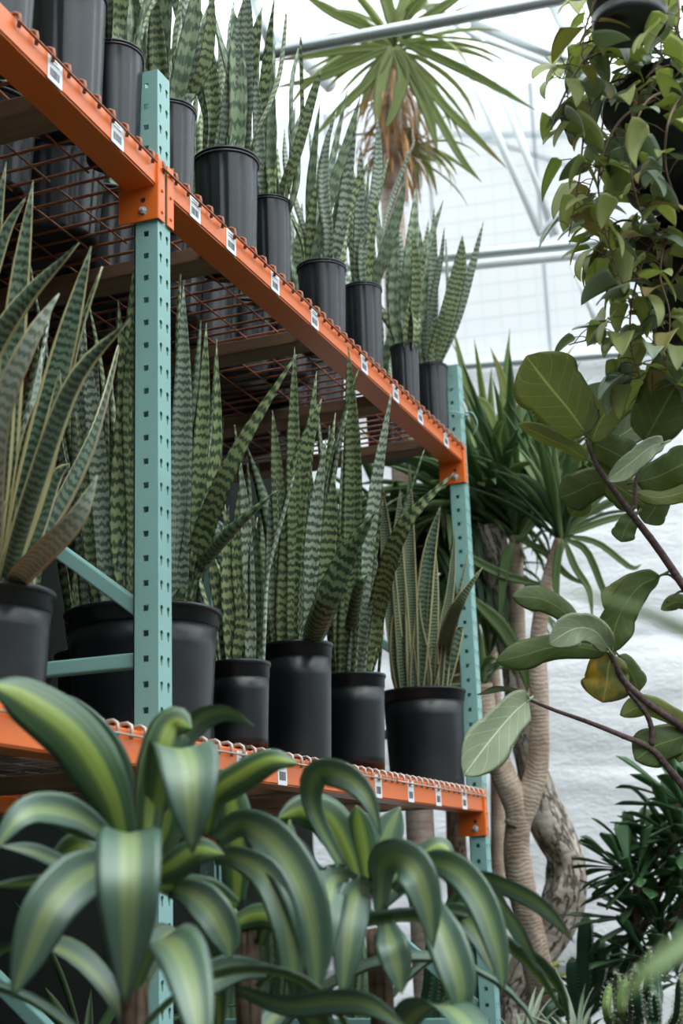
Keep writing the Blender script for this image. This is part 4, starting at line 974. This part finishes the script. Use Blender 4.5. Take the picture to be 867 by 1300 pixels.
hang_pot(905, 440, 2.98, 190, 150, 'hanging dark pot with pale green vines, lowest of the right hand column', [
    ([(880, 320, 2.95), (820, 290, 2.9), (785, 330, 2.86), (778, 400, 2.86), (790, 450, 2.86)], 3), ([(880, 320, 2.9), (830, 310, 2.82), (805, 370, 2.8), (800, 430, 2.8), (812, 480, 2.8)], 3), ([(890, 320, 2.9), (850, 300, 2.8), (838, 350, 2.78), (850, 400, 2.78), (845, 470, 2.78)], 2),
    ([(880, 320, 3.0), (815, 300, 3.02), (775, 350, 3.04), (762, 420, 3.04), (722, 438, 3.04)], 1), ([(870, 320, 2.9), (800, 280, 2.9), (765, 300, 2.9), (770, 340, 2.9)], 2), ([(880, 320, 2.9), (840, 380, 2.84), (830, 440, 2.84), (828, 500, 2.84)], 2)], 603)

# ================================================================== TREES BEYOND THE RACK
def head(fm, c, n, L, w, updir, seed, spread=1.35, droop=(.3, 1.4), mi=0, pmin=.0, nmi=1):
    random.seed(seed); u = updir.normalized(); a0 = u.orthogonal().normalized(); b0 = u.cross(a0)
    for i in range(n):
        az = random.uniform(0, 2*PI); po = pmin+(spread-pmin)*math.sqrt(random.random())
        d = (u*math.cos(po)+(a0*math.cos(az)+b0*math.sin(az))*math.sin(po)).normalized()
        l = L*random.uniform(.7, 1.1); e = math.asin(max(-1, min(1, d.z))); hz = math.atan2(d.y, d.x)
        leaf(fm, arc(c+u*random.uniform(-.05, .04), hz, e, l, random.uniform(*droop)*(.5+po*.5), 7), sidevec(hz), w*random.uniform(.75, 1.15), wp_strap, 11, 5, .25, .001, mi=mi+(random.randrange(nmi)), roll=(random.uniform(-25, 25), random.uniform(-50, 50)))
def trunk(m, pts, r0, r1, d, mi=0, lump=.12, k=16, seed=0, n=40, rf=None):
    q = crv([P(p[0], p[1], p[2] if len(p) > 2 else d) for p in pts], n)
    rr = [(r0+(r1-r0)*i/(n-1)) for i in range(n)] if rf is None else [rf(i/(n-1)) for i in range(n)]
    m.tube(q, rr, k, mi=mi, lump=lump, seed=seed); return q
# smooth ringed dracaena: forks into a left and a right stem
dT = 5.6; pxm = dT/F
b = P(694, 1330, dT); t = thing('dracaena_tree', 'forked dracaena tree with smooth tan ringed trunk beside the far teal post', 'tree', (b.x, b.y, 0))
m = MB(); q = crv([Vector((b.x+.02, b.y, 0)), Vector((b.x+.01, b.y, .35)), P(692, 1290, dT), P(672, 1180, dT), P(657, 1090, dT), P(657, 1030, dT), P(640, 985, dT), P(622, 935, dT), P(614, 885, dT+.02), P(612, 868, dT+.02)], 60)
m.tube(q, [(20-7*i/59)*pxm for i in range(60)], 20, lump=.16, seed=3); _part(m, 'trunk', 'bark_tan', t)
m = MB(); q = crv([P(655, 1050, dT), P(672, 1010, dT), P(684, 960, dT), P(684, 880, dT), P(682, 820, dT), P(690, 760, dT), P(702, 715, dT), P(712, 684, dT)], 50)
m.tube(q, [(16.5-8*min(1, i/38))*pxm for i in range(50)], 18, lump=.12, seed=5); _part(m, 'branch', 'bark_tan', t)
fm = MB(); head(fm, P(713, 680, dT), 52, .60, .040, Vector((.1, 0, 1)), 701, 1.05, (.2, 1.1), nmi=2); head(fm, P(612, 868, dT+.02), 12, .26, .03, Vector((-.3, 0, 1)), 702, 1.2, (.4, 1.4), nmi=2)
for pts, w in (([(716, 684), (745, 700), (770, 760), (790, 800)], 9), ([(716, 684), (730, 720), (748, 750), (752, 790)], 9), ([(712, 684), (706, 730), (708, 790)], 10), ([(720, 680), (760, 690), (800, 720), (815, 716)], 8), ([(716, 680), (770, 660), (820, 650)], 9)):
    leaf(fm, [P(x, y, dT-.05) for x, y in pts], 'F', w*pxm, wp_strap, 12, 5, .2, .001, mi=1)
_part(fm, 'foliage', ['strap_dark', 'strap_green'], t)
# weathered grey dracaena with the twisted trunk
dG = 6.0; pg = dG/F
b = P(648, 1330, dG); t = thing('dracaena_tree', 'old dracaena tree with twisted cracked grey trunk bulging to the right', 'tree', (b.x, b.y, 0))
q = crv([Vector((b.x, b.y, 0)), P(646, 1300, dG), P(668, 1235, dG), P(700, 1180, dG), P(722, 1120, dG), P(718, 1085, dG), P(698, 1045, dG), P(686, 1005, dG), P(670, 950, dG), P(660, 880, dG), P(648, 800, dG), P(634, 735, dG), P(618, 665, dG)], 80)
m = MB(); m.tube(q, [(25-8*min(1,max(0,(i-30)/30))+2*math.sin(i*.35))*pg for i in range(80)], 26, lump=.34, seed=9, ridges=5, rdepth=.07); _part(m, 'trunk', 'bark_grey', t)
m = MB(); m.tube(crv([P(672, 905, dG-.05), P(663, 860, dG-.05), P(657, 780, dG-.05), P(655, 680, dG-.05)], 30), [9*pg]*30, 14, lump=.1, seed=4); _part(m, 'branch', 'bark_tan', t)
fm = MB(); head(fm, P(618, 655, dG), 74, .66, .046, Vector((-.25, 0, 1)), 711, 1.3, (.3, 1.2), nmi=2); head(fm, P(655, 670, dG-.05), 80, .75, .05, Vector((.0, 0, 1)), 712, 1.0, (.15, .8), nmi=2)
for pts, w in (([(655, 690), (690, 650), (725, 640)], 10), ([(650, 690), (640, 720), (634, 790)], 14), ([(650, 680), (690, 700), (720, 730), (750, 745)], 9), ([(600, 760), (640, 800), (665, 850), (670, 880)], 18), ([(580, 700), (640, 730), (700, 745)], 12)):
    leaf(fm, [P(x, y, dG-.3) for x, y in pts], 'F', w*pg, wp_strap, 12, 5, .2, .001, mi=1)
_part(fm, 'foliage', ['strap_dark', 'strap_green'], t)
# dense dark dracaena just past the rack end
dD = 6.3; b = P(585, 1300, dD); t = thing('dracaena_tree', 'dense dark dracaena crowns hanging behind the far end of the rack', 'tree', (b.x, b.y, 0))
m = MB(); m.tube(crv([Vector((b.x, b.y, 0)), P(580, 1100, dD), P(575, 860, dD), P(572, 640, dD)], 40), [.05-.015*i/39 for i in range(40)], 14, lump=.15); _part(m, 'trunk', 'bark_dark', t)
m = MB(); m.tube(crv([P(577, 950, dD), P(545, 850, dD), P(520, 700, dD)], 20), .03, 12, lump=.15); _part(m, 'branch', 'bark_dark', t)
fm = MB(); head(fm, P(572, 640, dD), 95, .62, .05, Vector((0, 0, 1)), 721, 1.9, (.5, 1.9), nmi=2); head(fm, P(505, 700, dD), 90, .66, .055, Vector((0, 0, 1)), 722, 2.1, (.5, 1.9), nmi=1); head(fm, P(590, 740, dD), 60, .55, .046, Vector((0, 0, 1)), 723, 1.9, (.5, 1.9), nmi=1)
_part(fm, 'foliage', ['strap_dark', 'strap_green'], t)
# tall dracaena with upright crown behind (light gaps against the wall)
dK = 6.6; b = P(640, 1300, dK); t = thing('dracaena_tree', 'bright green upright dracaena crown rising behind the far teal post top', 'tree', (b.x-.1, b.y, 0))
m = MB(); m.tube(crv([Vector((b.x-.1, b.y, 0)), P(632, 1000, dK), P(622, 800, dK), P(628, 640, dK)], 30), .035, 12, lump=.12); _part(m, 'trunk', 'bark_tan', t)
fm = MB(); head(fm, P(628, 640, dK), 85, .80, .05, Vector((.05, 0, 1)), 731, 1.0, (.1, .7), nmi=2)
for pts, w in (([(620, 600), (605, 540), (590, 480), (575, 415)], 12), ([(628, 600), (640, 540), (640, 490), (622, 440)], 14), ([(640, 600), (620, 520), (585, 500)], 12)):
    leaf(fm, [P(x, y, dK-.3) for x, y in pts], 'F', w*dK/F, wp_strap, 12, 5, .2, .001, mi=1)
_part(fm, 'foliage', ['strap_green', 'strap_palm'], t)
# tall palm like dracaena rising above the top shelf
dP = 6.9; pp = dP/F; b = P(503, 420, dP); t = thing('dracaena_palm', 'tall palm like dracaena with spiky crown above the top shelf', 'tree', (b.x, b.y, 0))
m = MB(); m.tube(crv([Vector((b.x, b.y, 0)), Vector((b.x, b.y, 2.5)), P(500, 300, dP), P(496, 220, dP), P(499, 140, dP), P(502, 70, dP)], 70), [.065-.02*i/69 for i in range(70)], 18, lump=.14); _part(m, 'trunk', 'bark_palm', t)
fm = MB(); pc = P(500, 55, dP); head(fm, pc, 42, .72, .040, Vector((0, 0, 1)), 741, 1.9, (.2, .8), nmi=1)
for pts, w in (([(505, 50), (570, 80), (620, 105), (680, 140)], 12), ([(505, 60), (560, 130), (600, 170), (645, 215)], 11), ([(505, 60), (540, 120), (585, 200), (612, 232)], 10), ([(498, 60), (470, 100), (430, 140), (395, 178)], 12), ([(495, 60), (440, 85), (400, 100), (345, 112)], 11),
               ([(503, 60), (520, 90), (545, 150), (556, 196)], 15), ([(500, 60), (512, 95), (500, 140), (488, 165)], 16), ([(497, 60), (487, 90), (480, 130), (478, 170)], 15), ([(498, 60), (450, 62), (400, 70), (340, 78)], 10), ([(495, 45), (430, 20), (380, -10)], 12), ([(508, 45), (560, 10), (600, -15)], 12), ([(500, 40), (490, 0), (470, -50)], 16), ([(500, 40), (515, 0), (530, -60)], 16)):
    leaf(fm, [P(x, y, dP-.25) for x, y in pts], 'F', w*pp, wp_strap, 14, 5, .2, .001, mi=0)
head(fm, P(527, 190, dP+.1), 34, .34, .03, Vector((.3, 0, 1)), 742, 1.8, (.2, 1.2))
_part(fm, 'foliage', 'strap_palm', t)
dm = MB(); random.seed(743)
for i in range(130):
    a = random.uniform(0, 2*PI); z = random.uniform(0, 1); c0 = P(501, 75, dP).lerp(P(498, 205, dP), z); l = random.uniform(.18, .42)
    leaf(dm, arc(c0+Vector((math.cos(a), math.sin(a), 0))*.03, a, random.uniform(-1.1, -.3), l, random.uniform(.7, 1.4), 5), sidevec(a), .018, wp_lance, 7, 3, .3, .0006, mi=i % 2)
_part(dm, 'dead_leaves', ['strap_dead', 'bark_palm'], t)

# ================================================================== CACTI AND SUCCULENTS, LOWER RIGHT
def cactus_stem(pts, r, ribs, mat, t, spines=True, seed=0, n=26):
    random.seed(seed); m = MB(); q = crv(pts, n); k = ribs*4
    L = 0
    rr = []
    for i in range(n):
        v = i/(n-1); rr.append(r*min(1, (.7+v*2))*(1-max(0, (v-.88)/.12)**2*.85))
    # star section
    t0 = (q[1]-q[0]).normalized(); a = t0.orthogonal().normalized(); vs = []; uv = []
    for i in range(n):
        tt = (q[min(i+1, n-1)]-q[max(i-1, 0)]).normalized(); a = (a-tt*a.dot(tt)).normalized(); b_ = tt.cross(a)
        for j in range(k):
            th = 2*PI*j/k; c_ = math.cos(th*ribs); rad = rr[i]*(.72+.28*(.5+.5*c_)**1.5*(1+.10*math.sin(i*2.2)))
            vs.append(q[i]+a*(math.cos(th)*rad)+b_*(math.sin(th)*rad)); uv.append((j/k, i*.02))
        if spines and i > 0:
            for rj in range(ribs):
                th = 2*PI*rj/ribs; o_ = q[i]+(a*math.cos(th)+b_*math.sin(th))*rr[i]
                for s_ in (-1, 1): m.tube([o_, o_+((a*math.cos(th+s_*.5)+b_*math.sin(th+s_*.5))*.010)+tt*.003], [.0012, .0004], 3, mi=1)
    m.add(vs, [(i*k+j, i*k+(j+1) % k, (i+1)*k+(j+1) % k, (i+1)*k+j) for i in range(n-1) for j in range(k)]+[tuple(range(k-1, -1, -1)), tuple((n-1)*k+j for j in range(k))], uv)
    _part(m, 'cactus_stem', [mat, 'spine'], t)
def clay(t, c, R, H): m = MB(); m.lathe(c, [(R*.75, 0), (R*.77, .006), (R*.97, H*.88), (R*1.05, H*.88), (R*1.05, H), (R*.95, H), (R*.93, H*.85)], 36); _part(m, 'pot', 'pot_lower', t)
dC = 5.35
def cactus(stems, px, d, ribs, mat, label, seed, name='candelabra_cactus', r=.03, H=.32):
    b = P(px, 1300, d); t = thing(name, label, 'cactus', (b.x, b.y, 0)); clay(t, (b.x, b.y, 0), .16, H)
    for i, (pts, rpx) in enumerate(stems):
        q = [P(x, y, d+(.04*math.sin(i*2.1) if j > 0 else 0)) for j, (x, y) in enumerate(pts)]
        if pts[0][1] > 1290: q = [Vector((b.x+.04*math.sin(i*2), b.y+.04*math.cos(i*2), H*.8))]+q[0:]
        cactus_stem(q, rpx*d/F, ribs, mat, t, seed=seed+i)
cactus([([(740, 1300), (742, 1230), (744, 1160)], 13), ([(742, 1290), (760, 1240), (765, 1195)], 12), ([(744, 1290), (775, 1250), (785, 1200)], 9), ([(735, 1300), (728, 1250), (726, 1215)], 10), ([(742, 1150 + 8), (742, 1154), (743, 1150)], 8) if False else ([(700, 1300), (716, 1280), (718, 1250)], 9)], 742, dC, 4, 'cactus_dark', 'dark green candelabra cactus with pale spines right of the trunks', 801)
cactus([([(600, 1300), (602, 1240), (598, 1150), (606, 1120)], 12), ([(608, 1300), (622, 1230), (626, 1150), (620, 1100)], 11), ([(620, 1300), (632, 1200), (634, 1130)], 9), ([(590, 1300), (584, 1250), (582, 1210)], 10)], 606, 5.9, 5, 'cactus_dark', 'dark columnar cactus rising between the far teal post and the trunks', 811)
cactus([([(690, 1300), (700, 1200), (702, 1120), (704, 1085)], 10)], 700, 6.4, 5, 'cactus_dark', 'single dark cactus column seen behind the twisted trunk', 816)
cactus([([(290, 1300), (292, 1230), (294, 1150)], 17), ([(330, 1300), (334, 1240), (332, 1150)], 18), ([(350, 1300), (360, 1220), (352, 1130)], 12), ([(270, 1300), (258, 1220), (262, 1160)], 12)], 316, 5.6, 9, 'cactus_pale', 'pale green columnar cacti glimpsed under the rack between the corn plants', 821)
cactus([([(452, 1300), (455, 1240), (452, 1190)], 14), ([(470, 1300), (474, 1250), (472, 1200)], 12)], 462, 5.6, 9, 'cactus_pale', 'pale cactus seen low behind the right corn plant', 826)
cactus([([(545, 1300), (548, 1240), (550, 1190)], 12), ([(560, 1300), (566, 1260), (572, 1215)], 12), ([(530, 1310), (528, 1290), (520, 1270)], 10)], 552, 5.7, 6, 'cactus_dark', 'dark cactus low behind the corn plant leaves left of the far post', 829)
# leafy euphorbia
dE = 5.2; b = P(800, 1320, dE); t = thing('leafy_euphorbia', 'dark green leafy euphorbia with whorled paddle leaves against the white wall', 'plant', (b.x, b.y, 0)); clay(t, (b.x, b.y, 0), .17, .35)
fm = MB(); sm = MB(); random.seed(830)
def whorl(c, dirv, n, L, w, mi=0):
    u = dirv.normalized(); a0 = u.orthogonal().normalized(); b0 = u.cross(a0)
    for i in range(n):
        az = i*2.4+random.uniform(-.2, .2); po = .35+1.35*(i/n)
        d_ = (u*math.cos(po)+(a0*math.cos(az)+b0*math.sin(az))*math.sin(po)).normalized(); e = math.asin(max(-1, min(1, d_.z))); hz = math.atan2(d_.y, d_.x)
        leaf(fm, arc(c-u*(.10*i/n), hz, e, L*random.uniform(.8, 1.15), random.uniform(-.1, .5), 6), sidevec(hz), w*random.uniform(.8, 1.2), wp_spat, 10, 5, .18, .0015, mi=mi, roll=(random.uniform(-20, 20),)*2)
for pts, r in (([(800, 1340), (800, 1250), (806, 1180), (812, 1110)], 7), ([(806, 1200), (830, 1150), (850, 1090), (862, 1020)], 5), ([(804, 1220), (845, 1180), (875, 1140)], 5), ([(808, 1150), (790, 1120), (780, 1100)], 4), ([(800, 1290), (830, 1240), (860, 1220)], 4), ([(810, 1120), (830, 1090), (838, 1075)], 4)):
    q = crv([P(x, y, dE) for x, y in pts], 14); sm.tube([Vector((b.x, b.y, .2))]+q if pts[0][1] > 1300 else q, r*dE/F, 8, lump=.15)
_part(sm, 'stem', 'bark_dark', t)
for x, y, d_, dx, dzv, n, L in ((812, 1100, dE, -.1, 1, 26, .22), (862, 1015, dE, -.5, 1, 22, .26), (850, 1060, dE, -.7, .5, 20, .24), (872, 1130, dE, .2, .8, 24, .24), (782, 1100, dE-.1, -.9, .5, 18, .20), (838, 1075, dE+.1, -.3, 1, 20, .20), (806, 1165, dE, -.6, .2, 22, .24), (840, 1170, dE, .2, .6, 22, .22), (808, 1215, dE-.1, -.5, .1, 16, .20), (860, 1220, dE, .1, .7, 20, .2), (880, 1080, dE, .1, .7, 20, .24), (884, 1020, dE+.1, .1, .9, 18, .24)):
    whorl(P(x, y, d_), Vector((dx, -.25, dzv)), n, L, .056)
_part(fm, 'foliage', 'strap_spot', t)
# lime tipped euphorbia stems at the bottom right corner
b = P(830, 1330, 4.6); t = thing('spiny_euphorbia', 'lime tipped spiny euphorbia clump in the bottom right corner', 'cactus', (b.x, b.y, 0)); clay(t, (b.x, b.y, 0), .18, .4)
random.seed(840)
for i in range(26):
    x = random.uniform(755, 885); y = random.uniform(1195, 1290); x0 = 830+(x-830)*.5
    q = [Vector((b.x, b.y, .36))+Vector((random.uniform(-.1, .1), random.uniform(-.1, .1), 0)), P(x0, 1330, 4.6+random.uniform(-.2, .2)), P(x+random.uniform(-6, 6), (y+1330)/2, 4.6+random.uniform(-.2, .2)), P(x, y, 4.6+random.uniform(-.25, .25))]
    cactus_stem(q, random.uniform(.011, .017), 4, 'cactus_lime' if i % 3 == 0 else 'cactus_dark', t, True, 850+i, 20)
# big leafed plant behind the cactus
b = P(700, 1320, 5.6); t = thing('leafy_shrub', 'small broad leaved green shrub tucked between trunk and cactus', 'plant', (b.x, b.y, 0)); fm = MB(); random.seed(861); clay(t, (b.x, b.y, 0), .13, .3)
for i in range(34):
    a = random.uniform(0, 2*PI); p = P(random.uniform(695, 728), random.uniform(1225, 1300), 5.6+random.uniform(-.1, .1))
    leaf(fm, arc(p, a, random.uniform(-.2, .9), random.uniform(.06, .10), random.uniform(.4, 1.4), 5), sidevec(a), .05, wp_heart, 8, 5, .15, .001, mi=i % 2)
sm = MB(); sm.tube([Vector((b.x, b.y, .25)), P(705, 1300, 5.6), P(712, 1240, 5.6)], .006, 6); _part(sm, 'stem', 'vine_stem', t); _part(fm, 'foliage', ['strap_spot', 'heart_leaf'], t)
# low pale strap plant at the foot of the trunks
for i, (px, d_, lab, sd) in enumerate(((668, 4.9, 'pale strap leaved plant at the foot of the forked tree trunk', 870), (735, 4.9, 'low pale strap leaved plant below the dark candelabra cactus', 871))):
    c = P(px, 1348, d_); t = thing('spider_plant', lab, 'plant', (c.x, c.y, 0)); clay(t, (c.x, c.y, 0), .13, .25)
    sm = MB(); sm.tube([Vector((c.x, c.y, .2)), c], .012, 8); _part(sm, 'stem', 'vine_stem', t)
    fm = MB(); head(fm, c, 46, .30, .022, Vector((0, 0, 1)), sd, 1.45, (.5, 1.5)); _part(fm, 'foliage', 'strap_pale', t)
# shaded undergrowth plants below the rack
random.seed(880)
ug = [((-.35, 2.0), 'dark ferny houseplant on the floor under the left end of the rack'), ((-.5, 3.0), 'dark strap leaved plant on the floor under the middle of the rack'), ((-.4, 1.2), 'dark strap leaved plant on the floor at the left edge under the rack'), ((.45, 1.35), 'dark strap leaved plant low in the left foreground behind the corn leaves'), ((-.75, 2.4), 'dark strap leaved plant deep under the rack')]
for i, ((x, y), lab) in enumerate(ug):
    H = .3; t = thing('dracaena_plant', lab, 'plant', (x, y, 0)); clay(t, (x, y, 0), .14, H); zt_ = [1.0, .95, 1.1, .75, 1.05][i]
    sm = MB(); sm.tube([(x, y, .25), (x+.02, y, zt_*.6), (x, y, zt_)], .016, 10, lump=.1); _part(sm, 'stem', 'bark_dark', t)
    fm = MB()
    for k in range(4): head(fm, Vector((x, y, zt_-.16*k)), 26, .42, .045, Vector((0, 0, 1)), 881+i*7+k, 1.7, (.5, 1.7))
    _part(fm, 'foliage', 'strap_dark', t)

# plant standing close to the camera on the right, only two soft leaves reach into view
c = P(1040, 1000, .95); t = thing('strap_leaved_plant', 'out of focus strap leaves poking in from the right edge, close to the viewer', 'plant', (c.x, c.y, 0)); clay(t, (c.x, c.y, 0), .12, .24)
m = MB(); m.tube([Vector((c.x, c.y, .2)), Vector((c.x+.01, c.y, .7)), c], .012, 10); _part(m, 'stem', 'bark_dark', t)
fm = MB()
leaf(fm, [c, P(930, 850, .86), P(850, 795, .84), P(770, 765, .84), P(700, 742, .84)], 'U', .010, wp_strap, 14, 5, .2, .0008, roll=(50, 40))
leaf(fm, [c, P(960, 1120, .86), P(880, 1190, .82), P(820, 1235, .80), P(770, 1290, .80)], 'F', .013, wp_strap, 14, 5, .2, .0008)
leaf(fm, [c, P(1000, 800, .95), P(1060, 600, .95)], 'F', .02, wp_strap, 14, 5, .2, .0008)
_part(fm, 'foliage', 'strap_green', t)
